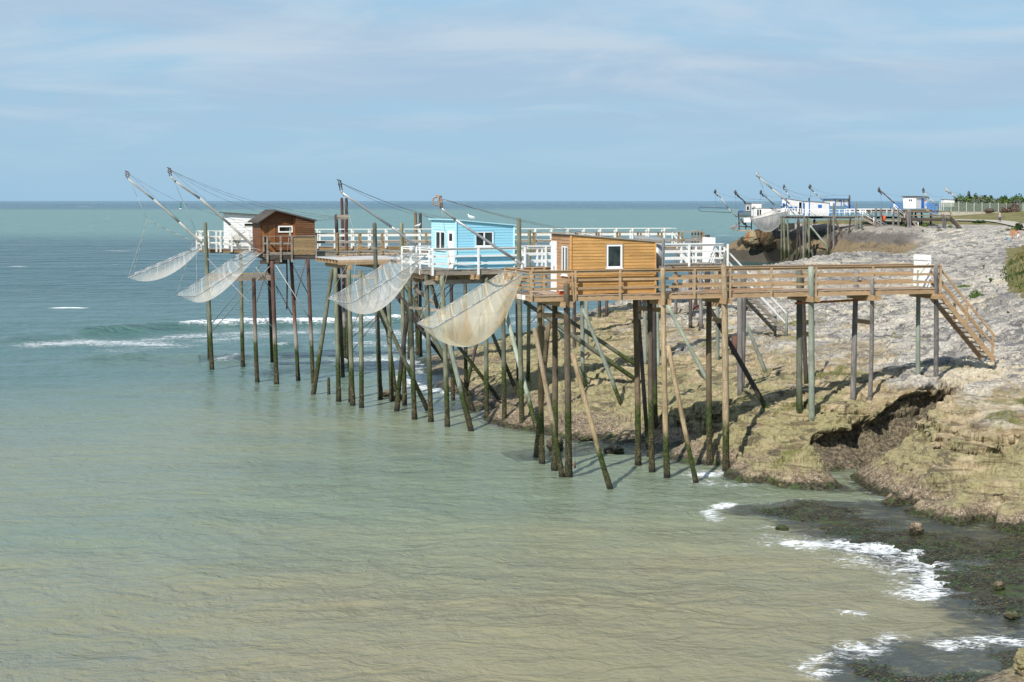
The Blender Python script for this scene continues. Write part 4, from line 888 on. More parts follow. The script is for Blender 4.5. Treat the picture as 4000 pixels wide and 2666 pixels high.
m_ = MB(); m_.beam(FA(sA(2238), -0.13, ZA - 0.3), FA(sA(2230), -0.12, ZA + 1.0), 0.07, 0.035, up=FA.v); m_.build('leaning_board', M['timber'], PA)
# cross beams that carry the deck
for q, z in ((2205, 0), (2589, 0), (2828, 0), (3168, 0), (3406, 0), (3655, 0)):
    s_ = sA(q); wd = 3.9 if q < 2500 else 2.35
    for ds in (-0.17, 0.16):
        b_ = MB(); b_.box(FA(s_ + ds, -0.42, ZA - 0.26 - 0.24), FA.u * 0.075, FA.v * wd, UP * 0.235); b_.build('cross_beam', M['timber'], PA)
for T, B, d_, m_, kw in [
    ((2213, 1117), (2222, 1866), .29, P2, dict(rnd=True)), ((2108, 1175), (2117, 1811), .25, P2, dict(zt=7.7)), ((2167, 1188), (2166, 1836), .27, P2, dict(zt=7.7)),
    ((2143, 1260), (2095, 1788), .25, P2, {}), ((2089, 1288), (2197, 1868), .22, P4, dict(rnd=True)), ((2236, 1380), (2383, 1911), .22, P4, {}),
    ((2482, 1174), (2493, 1819), .27, P2, dict(zt=7.7)), ((2496, 1256), (2535, 1784), .2, P5, dict(rnd=True)), ((2538, 1184), (2547, 1842), .25, P2, dict(zt=7.7)), ((2556, 1187), (2561, 1665), .24, P5, dict(zt=7.7)),
    ((2589, 1056), (2605, 1864), .24, P4, dict(rnd=True)), ((2609, 1350), (2719, 1888), .2, P4, {}), ((2770, 1176), (2773, 1812), .27, P2, dict(zt=7.7)), ((2828, 1045), (2836, 1838), .29, P4, dict(rnd=True)),
    ((2767, 1197), (2994, 1597), .23, P5, {}), ((2889, 1056), (2891, 1516), .27, P6, {}), ((2909, 1056), (2900, 1493), .22, P6, {}),
    ((3122, 1056), (3122, 1611), .28, P1, {}), ((3168, 1043), (3171, 1639), .27, P7, {}), ((3138, 1150), (3149, 1474), .22, P5, {}),
    ((3346, 1056), (3333, 1552), .25, P6, {}), ((3407, 1092), (3398, 1566), .20, P6, dict(rnd=True)), ((3590, 1056), (3587, 1464), .21, P7, {}), ((3656, 1039), (3656, 1471), .22, P6, {})]:
    if T[0] in (2213, 2589, 2828, 3168, 3407, 3656): kw = dict(kw, Yt=FA(sA(T[0]), -0.22).y)
    pile(PA, T, B, d_, m_, **kw)
for q0, q1, y in ((2118, 2205, 1230), (2492, 2583, 1204), (2778, 2835, 1187), (2780, 2822, 1246), (3135, 3182, 1257), (3122, 3168, 1300), (3350, 3410, 1254)):
    b_ = MB(); s0_, s1_ = pt(q0, y, 68.9 + (q0 - 2100) / 1500 * 3.5), pt(q1, y + 8, 66.9 + (q1 - 2100) / 1500 * 4.8); b_.beam(s0_, s1_, 0.05, 0.2); b_.build('tie_beam', M['timber'], PA)
b_ = MB(); b_.beam(pt(3105, 1186, 70), pt(3405, 1170, 71.2), 0.05, 0.1); b_.build('tie_beam', M['rust_board'], PA)
foot = hit(3888, 1400); sf = sA(3885, 0.1, foot.z)
stairs(PA, FA, sEnd + 0.03, ZA - 0.12, sf, foot.z + 0.1, 0.15, 1.15, M['timber'], M['timber'], n=14, posts=(0.02, 0.5, 0.97), rails=(0.55, 1.05), rail=1.07)
# white gate at the head of the stair
g_ = MB(); sg = sA(3652, 0.0) - 0.12
for i in range(11): g_.box(FA(sg, 0.22 + i * 0.128, ZA + 0.02), FA.v * 0.122, FA.u * 0.03, UP * (1.48 + 0.004 * (i % 3)))
gate = g_.build('gate', M['white'], PA); g2 = MB()
for z in (0.3, 1.25): g2.box(FA(sg - 0.035, 0.22, ZA + z), FA.v * 1.4, FA.u * 0.033, UP * 0.11)
g2.beam(FA(sg - 0.02, 0.35, ZA + 1.2), FA(sg - 0.02, 1.45, ZA + 0.38), 0.03, 0.1, up=UP); g2.build('gate_brace', M['white'], gate)
# the hut
HA = empty('fishing_hut', FA(sA(2230), 0.3, ZA), 'honey-coloured wooden hut with a sloping flat roof and white framed windows on the nearest pier', 'hut', 'fishing huts')
a0 = sA(2230, 0.3); a1 = sA(2558, 0.3); wA = 0.3 + 2.55; zL, zR = ZA + 2.55, ZA + 2.22
x_ = lambda px: sA(px, 0.3, ZA + 1.2) - a0
oN = (x_(2369), x_(2429), ZA + 1.12, ZA + 2.12)
oL1 = (0.0 + 0.0, 0.55, ZA, ZA + 2.25); oL2 = (1.45, 2.2, ZA + .95, ZA + 2.12)
hutbody(HA, FA, a0, a1, 0.3, wA, ZA + 0.01, zL, zR, M['honey'], 0.135, [oN], [(0.02, 0.70, ZA, ZA + 2.3), (1.38, 2.22, ZA + .75, ZA + 2.1)], M['honey_pale'])
window(HA, FA(a0, 0.315), FA.u, oN[0], oN[1], oN[2], oN[3], 1, trim=M['timber_pink'], fw=0.07)
window(HA, FA(a0 + .015, wA), -FA.v, 1.43, 2.17, ZA + .80, ZA + 2.05, 2, trim=M['timber_pink'])
d_ = MB(); d_.box(FA(a0 + .015, wA - .04, ZA + 0.02), -FA.v * 0.64, -FA.u * 0.06, UP * 2.22); dr = d_.build('door', M['upvc'], HA)
d_ = MB(); d_.box(FA(a0 - .06, wA - .56, ZA + 1.0), -FA.v * 0.02, -FA.u * 0.05, UP * 0.14); d_.build('handle', M['metal'], dr)
roofslab(HA, FA, a0, a1, 0.3, wA, zL, zR, M['roof_felt'], 0.09, 0.05)
corner(HA, [(FA(a0 - .01, 0.3), ZA, zL - .01), (FA(a1 + .01, 0.3), ZA, zR - .01)], M['honey'], 0.075)
# things on the near pier
E_ = empty('steel_crane', FA(sA(2590, .9), .9, ZA), 'small square steel post with a level arm behind the honey-coloured hut', 'crane')
zc_ = pt(2590, 935, 67.6).z; m_ = MB(); m_.beam(FA(sA(2590, .5), .5, ZA), FA(sA(2590, .5), .5, zc_), .1, .1, up=FA.u); m_.build('post', M['metal'], E_)
m_ = MB(); m_.beam(FA(sA(2592, .5), .5, zc_), FA(sA(2480, 2.2), 2.2, zc_ + .08), .09, .12); m_.build('arm', M['metal'], E_)
m_ = MB(); m_.rope(FA(sA(2586, .6), .42, zc_), FA(sA(2580, .6), .4, ZA + .1), .012, .02); m_.build('cable', M['wire'], E_)
m_ = MB(); c_ = FA(sA(2561, 1.2) + .22, 1.5, 0); m_.tube(c_ + UP * (ZA + 1.15), c_ + UP * (ZA + 2.05), .27, n=18); m_.tube(c_ + UP * (ZA + 2.05), c_ + UP * (ZA + 2.1), .27, .15, n=18); m_.tube(c_ + UP * ZA, c_ + UP * (ZA + 1.15), .05, n=8)
tag(m_.build('water_tank', M['metal'], None), 'grey round tank behind the landward end of the honey-coloured hut', 'tank')
E_ = empty('toolbox', FA(sA(2195, .2), .14, ZA), 'small orange and white box on the near deck beside a round pile', 'toolbox'); q = FA(sA(2187, .15), .12, ZA + .02)
m_ = MB(); m_.box(q, FA.u * .24, FA.v * .2, UP * .16); m_.build('box_body', M['orange'], E_); m_ = MB(); m_.box(q + UP * .163 - FA.u * .01, FA.u * .26, FA.v * .2, UP * .035); m_.tube(q + UP * .24 + FA.v * .1 + FA.u * .05, q + UP * .24 + FA.v * .1 + FA.u * .2, .014, n=6); m_.build('lid', M['white'], E_)
m_ = MB()
for k in range(2): 
    cc = FA(sA(2640, .9) + .0, 1.0, ZA + .16)
    wheel(m_, cc + FA.v * .03 * k, .15 - .03 * k, FA.v, 14, .03)
tag(m_.build('hose_coil', M['dark_metal'], None), 'dark coil standing on the walkway just past the honey-coloured hut', 'hose')
# boom and net of the near pier
b0 = pt(2040, 1047, 66.0); d0 = Vector((-FA.u.x, -FA.u.y, 0))
bA = b0; tA = pt(1725, 815, 64.9); tA2 = pt(1709, 790, 64.85)
EA, wcA = boom('grey steel boom with a curled rusty tip crossing in front of the sky-blue hut', [pt(2040, 1035, 66.0), pt(2010, 1015, 65.9), pt(1780, 860, 65.1), tA], 0.075, M['metal'], M['brass_rope'], 65, base_post=pt(2040, 1075, 66.0), wr=.1,
               cables=[(pt(2560, 950, 68), .35), (pt(2620, 960, 70), .5)])
m_ = MB(); hk = [tA + Vector((math.cos(t) * .15 * (1 + t * .06) - .2, 0, math.sin(t) * .15 * (1 + t * .06) + .32)) for t in [i * .45 for i in range(15)]]; m_.path([tA, tA + Vector((-.12, 0, .15))] + hk, .035, 7); m_.build('hook', M['brass_rope'], EA)
net('tan stained fishing net hanging below the left end of the nearest pier', pt(1976, 1056, 68.1), pt(2049, 1066, 65.0), pt(1692, 1284, 63.9), pt(1630, 1264, 66.6), 1.95, M['net_tan'], wcA, pt(1757, 1029, 65.0), push=Vector((.35, -.1, 0)), pu=.72, skew=.85, fr=.024)
# =============== the pier of the sky-blue hut ===============
ZB = 8.3
FB = Fr(pz(1684, 1056, ZB), 26.5); sB = lambda px, w=0.0, z=ZB: FB.s_at(px, w, z)
PB = empty('fishing_pier', FB(0, 0, ZB), 'middle pier on tall green piles with white rails, carrying the sky-blue hut', 'pier', 'piers on piles')
wB = 4.0; sBp = sB(2051); sBe = sB(2843)
deck(PB, FB, 0, sBp, 0, wB, ZB, M['grey_deck'], M['grey_wood'], 0.26); deck(PB, FB, sBp + .01, sBe, 0.5, 2.0, ZB, M['grey_deck'], M['grey_wood'], 0.24, name='walkway_deck')
wr = dict(pm=M['white'], mids=(.32, .72), top=1.16, fascia=True, bh=.11, pw=.1)
rail_run(PB, FB(.02, 0, ZB), FB(sBp, 0, ZB), [.05, sB(1866), sBp - .06], M['white'], side=-FB.v, drop=.3, **wr)
rail_run(PB, FB(.02, wB, ZB), FB(.02, 0, ZB), [.05, 1.3, 2.6], M['white'], drop=.3, **wr)
rail_run(PB, FB(.02, wB, ZB), FB(sB(1690, wB), wB, ZB), [.8, 1.6], M['white'], drop=.1, **wr)
s0_ = sB(2035, 2.0); rail_run(PB, FB(s0_, 2.0, ZB), FB(sBe, 2.0, ZB), [sB(q, 2.0) - s0_ for q in (2100, 2119, 2240, 2380, 2520, 2663, 2720, 2815)], M['white'], side=FB.v, drop=.1, **wr)
s0_ = sB(2060, .5); rail_run(PB, FB(s0_, .5, ZB), FB(sBe, .5, ZB), [sB(q, .5) - s0_ for q in (2130, 2260, 2400, 2540, 2690, 2840)], M['white'], side=-FB.v, drop=.2, **wr)
rail_run(PB, FB(sBp - .02, 0, ZB), FB(sBp - .02, .5, ZB), [.4], M['white'], drop=.1, **wr)
g_ = MB(); sg = sB(2790, .6)
for i in range(7): g_.box(FB(sg + .0, .55 + i * .19, ZB + .03), FB.v * .18, FB.u * .03, UP * 1.5)
gt = g_.build('gate', M['white'], PB); g2 = MB(); g2.beam(FB(sg - .02, .6, ZB + .3), FB(sg - .02, 1.8, ZB + 1.2), .03, .1); g2.build('gate_brace', M['white'], gt)
ft = hit(3070, 1335); sf = sB(3068, .6, ft.z)
stairs(PB, FB, sBe + .02, ZB - .1, sf, ft.z + .1, .55, 1.6, M['grey_wood'], M['white'], n=17, rails=(.45, 1.1), rail=1.1, posts=(.02, .35))
for w in (.5, 1.65): m_ = MB(); q = FB(sf, w, ft.z); m_.tube(q - UP * .4, q + UP * 1.15, .09, n=10, round_top=True); m_.build('pile', P7, PB)
for q in (1700, 1840, 1985):
    for ds in (0, .3): b_ = MB(); b_.box(FB(sB(q) + ds, -.25, ZB - .55), FB.u * .09, FB.v * (wB + .4), UP * .24); b_.build('cross_beam', M['timber'], PB)
for i, w in enumerate((.35, 3.3)): b_ = MB(); b_.box(FB(-.2, w, ZB - .8), FB.u * (sBp + .5), FB.v * .1, UP * .24); b_.build('cross_beam', M['grey_wood'], PB)
for T, B, d_, m_, kw in [
    ((1599, 1077), (1619, 1637), .27, P1, dict(zt=8.0)), ((1592, 1220), (1550, 1604), .27, P5, dict(zt=5.6)), ((1572, 1104), (1580, 1581), .25, P1, dict(T2=1)), ((1666, 1086), (1683, 1649), .26, P1, dict(zt=8.0)),
    ((1574, 1100), (1846, 1604), .26, P1, {}), ((1545, 1153), (1840, 1545), .22, P5, dict(Yt=93)), ((1726, 1086), (1748, 1667), .26, P1, dict(zt=8.0)), ((1762, 1072), (1770, 1560), .22, P5, dict(zt=8.0)),
    ((1677, 1086), (1832, 1640), .23, P1, {}), ((1730, 1230), (1840, 1684), .26, P7, {}), ((1899, 1060), (1902, 1628), .25, P1, dict(zt=8.0)), ((1962, 1060), (1970, 1638), .25, P1, dict(zt=8.0)),
    ((1973, 1206), (2095, 1671), .24, P7, dict(Yt=83)), ((2027, 859), (2039, 1650), .26, P1, dict(rnd=True)), ((1917, 1290), (2026, 1549), .22, P1, {}), ((1865, 1330), (1815, 1546), .23, P5, {}),
    ((1780, 1340), (1950, 1563), .22, P1, {}), ((1817, 1200), (1819, 1570), .22, P1, dict(zt=8.0)), ((2068, 903), (2063, 1490), .22, P1, dict(rnd=True)), ((2115, 925), (2121, 1452), .22, P1, dict(zt=8.0)),
    ((2019, 1180), (2024, 1488), .2, P1, dict(zt=8.0)), ((2272, 1178), (2276, 1490), .23, P7, dict(zt=8.0)), ((2243, 1175), (2244, 1361), .25, P5, dict(zt=8.0)), ((2292, 1176), (2293, 1362), .24, P7, dict(zt=8.0)),
    ((2277, 1206), (2421, 1567), .22, P7, {}), ((2047, 1178), (2476, 1478), .26, P1, {}), ((2118, 1183), (2476, 1421), .24, P1, {}), ((2174, 1262), (2282, 1498), .24, P7, {}),
    ((2518, 1184), (2521, 1415), .22, P7, dict(zt=8.0)), ((2566, 1187), (2571, 1417), .2, P7, dict(zt=8.0)), ((2607, 1192), (2757, 1473), .22, P7, {}), ((2800, 1180), (2802, 1387), .22, P7, dict(zt=8.0)), ((2830, 993), (2832, 1340), .24, P7, dict(rnd=True)), ((2908, 1245), (2982, 1434), .2, P7, {}),
    ((1499, 1180), (1544, 1529), .24, P5, {}), ((1520, 1166), (1530, 1567), .24, P1, dict(zt=8.0)), ((1471, 1170), (1672, 1605), .24, P1, {})]:
    kw = dict(kw); kw.pop('T2', None); pile(PB, T, B, d_, m_, **kw)
for (x0, y0, x1, y1, Y0, Y1) in ((1612, 1120, 1760, 1240, 86, 83), (1600, 1202, 1720, 1215, 84, 82.5), (1768, 1082, 1818, 1082, 85, 85)): b_ = MB(); b_.beam(pt(x0, y0, Y0), pt(x1, y1, Y1), .07, .17); b_.build('tie_beam', M['grey_wood'], PB)
for (x0, y0, x1, y1, Y0, Y1) in ((1800, 1075, 1700, 1215, 86, 84), (1805, 1073, 1640, 1215, 86, 84), (1640, 1050, 1655, 1160, 83, 83), (1350, 1340, 1480, 1230, 95, 90), (1372, 1378, 1470, 1250, 95, 90), (1600, 1320, 1640, 1270, 90, 86), (2065, 1270, 2140, 1190, 78, 78), (1420, 1180, 1350, 1350, 96, 96)): b_ = MB(); b_.tube(pt(x0, y0, Y0), pt(x1, y1, Y1), .022, n=6); b_.build('tie_rod', M['rust'], PB)
# the sky-blue hut
b0_, b1_ = sB(1782, .35), sB(2007, .35); HB = empty('fishing_hut', FB(b0_, .35, ZB), 'sky-blue wooden hut with white windows and a white door on the middle pier', 'hut', 'fishing huts')
wB2 = .35 + 3.35; zl_, zr_ = pt(1782, 862, FB(b0_, .35).y).z, pt(2007, 882, FB(b1_, .35).y).z
xb = lambda px: sB(px, .35, ZB + 1.5) - b0_
oN = (xb(1856), xb(1926), ZB + 1.22, ZB + 2.02)
hutbody(HB, FB, b0_, b1_, .35, wB2, ZB + .01, zl_, zr_, M['blue'], .15, [(oN[0] - .05, oN[1] + .05, oN[2] - .04, oN[3] + .06)], [(.55, 2.0, ZB + .92, ZB + 2.1), (2.3, 3.12, ZB, ZB + 2.12)], M['blue_pale'])
window(HB, FB(b0_, .365), FB.u, *oN, 2, trim=M['blue'], fw=.055)
window(HB, FB(b0_ + .015, wB2), -FB.v, .62, 1.93, ZB + .98, ZB + 2.03, 2, trim=M['blue_pale'], fw=.07)
d_ = MB(); q = FB(b0_ + .015, wB2 - 2.32); d_.box(q + UP * (ZB + .02), -FB.v * .78, -FB.u * .05, UP * 2.06); dr = d_.build('door', M['upvc'], HB)
d_ = MB(); d_.box(q - FB.u * .052 - FB.v * .2 + UP * (ZB + 1.52), -FB.v * .4, -FB.u * .006, UP * .4); d_.build('pane', M['glass'], dr); d_ = MB(); d_.box(q - FB.u * .05 - FB.v * .1 + UP * (ZB + 1.0), -FB.v * .03, -FB.u * .05, UP * .16); d_.build('handle', M['metal'], dr)
roofslab(HB, FB, b0_, b1_, .35, wB2, zl_, zr_, M['blue_pale'], .14, .06); corner(HB, [(FB(b0_ - .01, .35), ZB, zl_ - .01), (FB(b1_ + .01, .35), ZB, zr_ - .01)], M['blue_pale'], .09)
gull(FB(xb(1888) + b0_, 1.9, pt(1888, 862, 87).z), 'gull sitting on the roof of the sky-blue hut', 2.6, 1.1)
# boom and net of the middle pier
EBm, wcB = boom('thin grey steel boom leaning over the flat pale platform left of the sky-blue hut', [pt(1628, 962, 84.0), pt(1530, 888, 83.4), pt(1337, 754, 82.3), pt(1333, 745, 82.3)], .085, M['metal'], M['dark_metal'], 82, base_post=pt(1628, 1035, 84.0), wr=.1, cables=[(pt(1900, 868, 92), .8), (pt(2300, 930, 100), 1.6), (pt(1690, 850, 90), .5)])
net('pale fishing net hanging in front of the flat pale platform, third from the left', pt(1565, 992, 86.0), pt(1667, 997, 81.9), pt(1370, 1185, 80.6), pt(1281, 1168, 83.6), 1.75, M['net_white'], wcB, pt(1397, 958, 83.0), push=Vector((.1, 0, 0)), pu=.8, skew=.95, fr=.03, rp=.011)
# flat unrailed platform
FP = Fr(pz(1320, 1015, 8.45), 22); ZP = 8.45; PP = empty('landing_platform', FP(0, 0, ZP), 'low flat platform of pale boards without rails, left of the sky-blue hut', 'platform'); sP = lambda q, w=0: FP.s_at(q, w, ZP)
sPe = sP(1600); wP = 5.3; mb = MB()
for i in range(int(wP / .15)): mb.box(FP(0, i * .15, ZP - .04), FP.u * sPe, FP.v * .142, UP * .04)
dk = mb.build('deck', M['pale_deck'], PP)
for w in np.linspace(.02, wP - .07, 8): mb = MB(); mb.box(FP(.0, float(w), ZP - .04 - .25), FP.u * (sPe - .02), FP.v * .06, UP * .247); mb.build('joist', M['timber'], dk)
mb = MB(); mb.box(FP(.0, -.06, ZP - .32), FP.u * sPe, FP.v * .055, UP * .28); mb.build('beam', M['timber_pink'], dk)
for s_ in (.6, 2.6): mb = MB(); mb.box(FP(s_, -.5, ZP - .6), FP.u * .16, FP.v * (wP + .4), UP * .25); mb.build('cross_beam', M['timber'], PP)
for T, B, d_, m_, kw in [((1297, 1055), (1224, 1542), .27, P1, dict(rnd=True)), ((1310, 1050), (1323, 1566), .27, P1, dict(zt=8.0)), ((1362, 1050), (1378, 1584), .27, P1, dict(zt=8.0)), ((1407, 1055), (1412, 1593), .26, P1, dict(zt=8.0)), ((1463, 878), (1486, 1560), .27, P1, dict(rnd=True)), ((1568, 878), (1581, 1582), .25, P1, dict(rnd=True)),
                         ((1411, 1060), (1500, 1260), .22, P1, dict(Yb=93)), ((1540, 1120), (1640, 1260), .22, P5, dict(Yb=90))]: pile(PP, T, B, d_, m_, **kw)
b_ = MB(); b_.beam(pt(1315, 1078, 93), pt(1470, 1084, 93), .06, .2); b_.build('tie_beam', M['grey_wood'], PP)
m_ = MB(); m_.rope(FP(.8, 3.4, ZP + .05), FP(5.5, 3.0, ZP + .06), .035, -.16, 12, 6); tag(m_.build('bent_pole', M['timber'], None), 'thin bent pole lying across the flat pale platform', 'pole')
# =============== the pier of the brown hut ===============
ZC = 8.5
FC = Fr(pz(1040, 996, ZC), 19); sC = lambda px, w=0.0, z=ZC: FC.s_at(px, w, z)
PC = empty('fishing_pier', FC(0, 0, ZC), 'weathered grey pier of the brown hut, on red-brown piles with a long railed walkway', 'pier', 'piers on piles')
wC = 4.6; sCe = sC(1236)
deck(PC, FC, 0, sCe, 0, wC, ZC, M['grey_deck'], M['dark_wood'], .3)
rc = dict(top=1.2, fascia=False, bh=.12, topw=.12, pw=.11)
rail_run(PC, FC(.02, 0, ZC), FC(sC(1143), 0, ZC), [.05, sC(1095), sC(1138)], M['grey_wood'], mids=(.1, .72), side=-FC.v, drop=.5, **rc)
rail_run(PC, FC(.0, wC, ZC), FC(.0, 0, ZC), [.05, .9, 1.7, 2.6, 3.3, 4.0], M['grey_wood'], mids=(.72,), drop=.15, **rc)
mb = MB(); siding(mb, FC(sC(1145), -.02), FC.u, sC(1231) - sC(1145), ZC - .02, ZC + 1.16, ZC + 1.16, .13); mb.box(FC(sC(1145), -.02, ZC - .02), FC.u * (sC(1231) - sC(1145)), FC.v * .04, UP * 1.17); mb.build('board_panel', M['mossy'], PC)
mb = MB(); mb.beam(FC(sC(1143), -.03, ZC + 1.2), FC(sC(1236), -.03, ZC + 1.2), .13, .05); mb.box(FC(sC(1232), -.08, ZC - .2), FC.u * .09, FC.v * .09, UP * 1.38); mb.build('railing', M['grey_wood'], PC)
mb = MB(); mb.box(FC(-.35, .3, ZC - .62), FC.u * 1.7, FC.v * .2, UP * .26); mb.build('cross_beam', M['dark_wood'], PC)
mb = MB(); mb.box(FC(.55, -.35, ZC - .62), FC.u * .25, FC.v * (wC + .5), UP * .26); mb.build('cross_beam', M['dark_wood'], PC)
for T, B, d_, m_, kw in [((989, 1030), (1005, 1493), .27, P3, dict(zt=6.9)), ((1063, 1020), (1081, 1503), .28, P3, dict(zt=8.1)), ((1137, 1015), (1165, 1486), .25, P3, dict(zt=8.2)), ((1203, 1020), (1223, 1496), .25, P3, dict(zt=8.2)),
                         ((1313, 844), (1340, 1475), .25, P5, dict(rnd=True)), ((1335, 778), (1346, 1399), .24, P3, dict(rnd=True)), ((1353, 779), (1360, 1403), .24, P5, dict(rnd=True)), ((1351, 844), (1366, 1440), .24, P3, dict(rnd=True)),
                         ((2342, 1000), (2343, 1244), .25, P5, {}), ((2369, 1000), (2369, 1234), .25, P5, {}), ((2499, 1000), (2499, 1242), .25, P5, {}), ((2639, 1000), (2639, 1212), .25, P6, {}), ((2697, 960), (2698, 1264), .25, P5, {}), ((2718, 980), (2718, 1190), .25, P5, {}), ((2738, 940), (2739, 1280), .25, P6, {}), ((2763, 918), (2765, 1180), .42, P5, {}),
                         ((1593, 946), (1597, 1400), .2, P1, {}), ((1120, 1015), (1120, 1180), .1, P5, dict(Yb=103))]: pile(PC, T, B, d_, m_, **kw)
mb = MB(); mb.beam(pt(1316, 850, 104), pt(1362, 848, 104), .1, .3); mb.build('tie_beam', M['grey_wood'], PC)
for (x0, y0, x1, y1, Y0, Y1, mm) in ((811, 1011, 1065, 1278, 107, 104, 'metal'), (823, 1301, 1063, 1030, 109, 101, 'pipe'), (826, 1267, 1030, 1020, 109, 104, 'metal'), (1003, 1180, 1057, 1017, 100, 102, 'rust'), (1001, 1046, 1068, 1150, 100, 102, 'pipe'), (1077, 1036, 1218, 1260, 100, 100, 'pipe'), (1079, 1117, 1142, 1232, 100.5, 101, 'rust'), (1129, 1009, 1207, 1155, 101, 101, 'dark_metal'), (1196, 1014, 1152, 1178, 100.5, 101, 'rust'), (1087, 1150, 1050, 1020, 103, 103, 'metal')):
    b_ = MB(); b_.tube(pt(x0, y0, Y0), pt(x1, y1, Y1), .03, n=6); b_.build('tie_rod', M[mm], PC)
mb = MB()
for i in range(26): mb.box(pt(818, 1076, 106) + FC.u * i * .16 + UP * .0, FC.u * .15, FC.v * 1.6, UP * .05)
lp = mb.build('lower_landing', M['mossy'], PC); mb = MB(); mb.box(pt(815, 1100, 105.9), FC.u * 4.7, FC.v * .12, UP * .38); mb.build('beam', M['grey_wood'], lp)
def walkway(parent, pA, pB, wd, z, rail, mids, mat, pm, step, bm, deckm, name='walkway', bh=.25, ph=0.):
    F = Fr(pA, math.degrees(math.atan2(pB.y - pA.y, pB.x - pA.x))); Ln = math.hypot(pB.x - pA.x, pB.y - pA.y)
    d = deck(parent, F, 0, Ln, 0, wd, z, deckm, bm, bh, 1.2, name='walkway_deck')
    for w, sd_ in ((0, -F.v), (wd, F.v)):
        rail_run(parent, F(0, w, z), F(Ln, w, z), list(np.arange(.1 + ph + (w > 0) * .25, Ln, step)), mat, top=rail, mids=mids, pm=pm, fascia=False, bh=.13, topw=.13, pw=.12, drop=.15, side=sd_)
    return F, Ln
FCw, LCw = walkway(PC, FC(sCe, 1.2), Vector((toX(2755, 107.6), 107.6, 0)), 1.5, ZC + .12, 1.2, (.62,), M['grey_wood'], M['mossy'], 1.5, M['grey_wood'], M['grey_deck'])
# light open stair and lattice gate at the landward end
mb = MB()
for i in range(4): mb.box(FCw(LCw - 1.0 + i * .22, .1, ZC + .1), FCw.u * .13, FCw.v * .04, UP * 1.35)
mb.build('gate', M['grey_wood'], PC)
fsC = hit(2905, 1195)
Fs = Fr(FCw(LCw - 1.2, 1.6), math.degrees(math.atan2(FCw.u.y, FCw.u.x)))
stairs(PC, FCw, LCw + .05, ZC + .05, LCw + 3.6, 4.4, .1, 1.3, M['grey_wood'], M['grey_wood'], n=16)
# the brown hut: gable to the viewer, lean-to on the right
g0, g1 = sC(1010, .35), sC(1231, .35); gy = FC(g0, .35).y
HC = empty('fishing_hut', FC(g0, .35, ZC), 'red-brown boarded hut with a dark gabled roof and a small white framed window', 'hut', 'fishing huts')
sAp = sC(1077, .35, 11); zap = pt(1077, 827, FC(sAp, .35).y).z; zle = pt(1006, 872, FC(g0, .35).y).z; zre = pt(1234, 863, FC(g1, .35).y).z; wH = 3.95
sW0, sW1, sWm = sC(1023, .35), sC(1231, .35), sC(1157, .35)
zr_at = lambda s: zap + (zre - zap) * (s - sAp) / (sC(1234, .35) - sAp); zl_at = lambda s: zap + (zle - zap) * (sAp - s) / (sAp - g0)
core = MB(); core.prism([FC(sW0, .75, ZC), FC(sWm, .75, ZC), FC(sWm, .75, zr_at(sWm) - .02), FC(sAp, .75, zap - .02), FC(sW0, .75, zl_at(sW0) - .02)], FC.v * (wH - .8))
xq = lambda px: sC(px, .75, ZC + 1.8)
oW = (xq(1086) - sAp, xq(1143) - sAp, ZC + 1.42, ZC + 1.86)
siding(core, FC(sAp, .75), FC.u, sWm - sAp, ZC, zap, zr_at(sWm), .13, [oW]); siding(core, FC(sW0, .75), FC.u, sAp - sW0, ZC + 1.95, zl_at(sW0), zap, .13); core.build('wall', M['brown'], HC)
c2 = MB(); c2.prism([FC(sWm, .37, ZC), FC(sW1, .37, ZC), FC(sW1, .37, zre - .02), FC(sWm, .37, zr_at(sWm) - .02)], FC.v * (wH - .4)); siding(c2, FC(sWm, .37), FC.u, sW1 - sWm, ZC, zr_at(sWm), zre, .13); c2.build('wall', M['brown_dull'], HC)
mb = MB(); mb.box(FC(xq(1146), .7, ZC + 1.9), FC.u * .2, FC.v * .04, UP * .5); mb.box(FC(xq(1146), .7, ZC), FC.u * .2, FC.v * .03, UP * 1.85); mb.build('panel', M['rust_board'], HC)
d_ = MB(); sD0, sD1 = xq(1024), xq(1075)
for i in range(8): d_.box(FC(sD0 + (sD1 - sD0) * i / 8, .70, ZC + .02), FC.u * ((sD1 - sD0) / 8 - .01), FC.v * .045, UP * 1.9)
dr = d_.build('door', M['brown_door'], HC); d_ = MB(); d_.box(FC(sD0 + .08, .66, ZC + .95), FC.u * .03, FC.v * .04, UP * .12); d_.build('handle', M['dark_metal'], dr)
window(HC, FC(sAp, .735), FC.u, *oW, 1, fm=M['white'], fw=.085, sill=False)
mb = MB(); th = .07; ea = FC(g0 - .05, .2, zle - .02); rg = FC(sAp, .2, zap + .03); er = FC(sC(1238, .3), .2, zre - .03)
mb.prism([ea, rg, rg + UP * th, ea + UP * th], FC.v * (wH + .1)); mb.prism([rg, er, er + UP * th, rg + UP * th], FC.v * (wH + .1)); 
for i in range(26):
    w = .25 + i * .15; mb.tube(FC(g0 - .06, w, zle + th - .02), FC(sAp, w, zap + th + .03), .022, n=5); mb.tube(FC(sC(1238, .3), w, zre + th - .03), FC(sAp, w, zap + th + .03), .022, n=5)
mb.build('roof', M['roof_slate'], HC)
m_ = MB(); m_.tube(FC(sC(1122), -.02, ZC + .15), FC(sC(1135), .02, ZC + 1.75), .02, n=6); m_.box(FC(sC(1133), .0, ZC + 1.1), FC.u * .08, FC.v * .03, UP * .5); tag(m_.build('oar', M['pipe'], None), 'thin grey oar leaning on the rail before the brown hut', 'oar')
m_ = MB(); nc = pt(926, 932, 103); 
for k in range(5): m_.path([nc + Vector((math.cos(t) * .24 * (1 - k * .18), 0.02 * k, math.sin(t) * .27 * (1 - k * .1) - k * .09)) for t in [i * .45 for i in range(15)]], .012, 5)
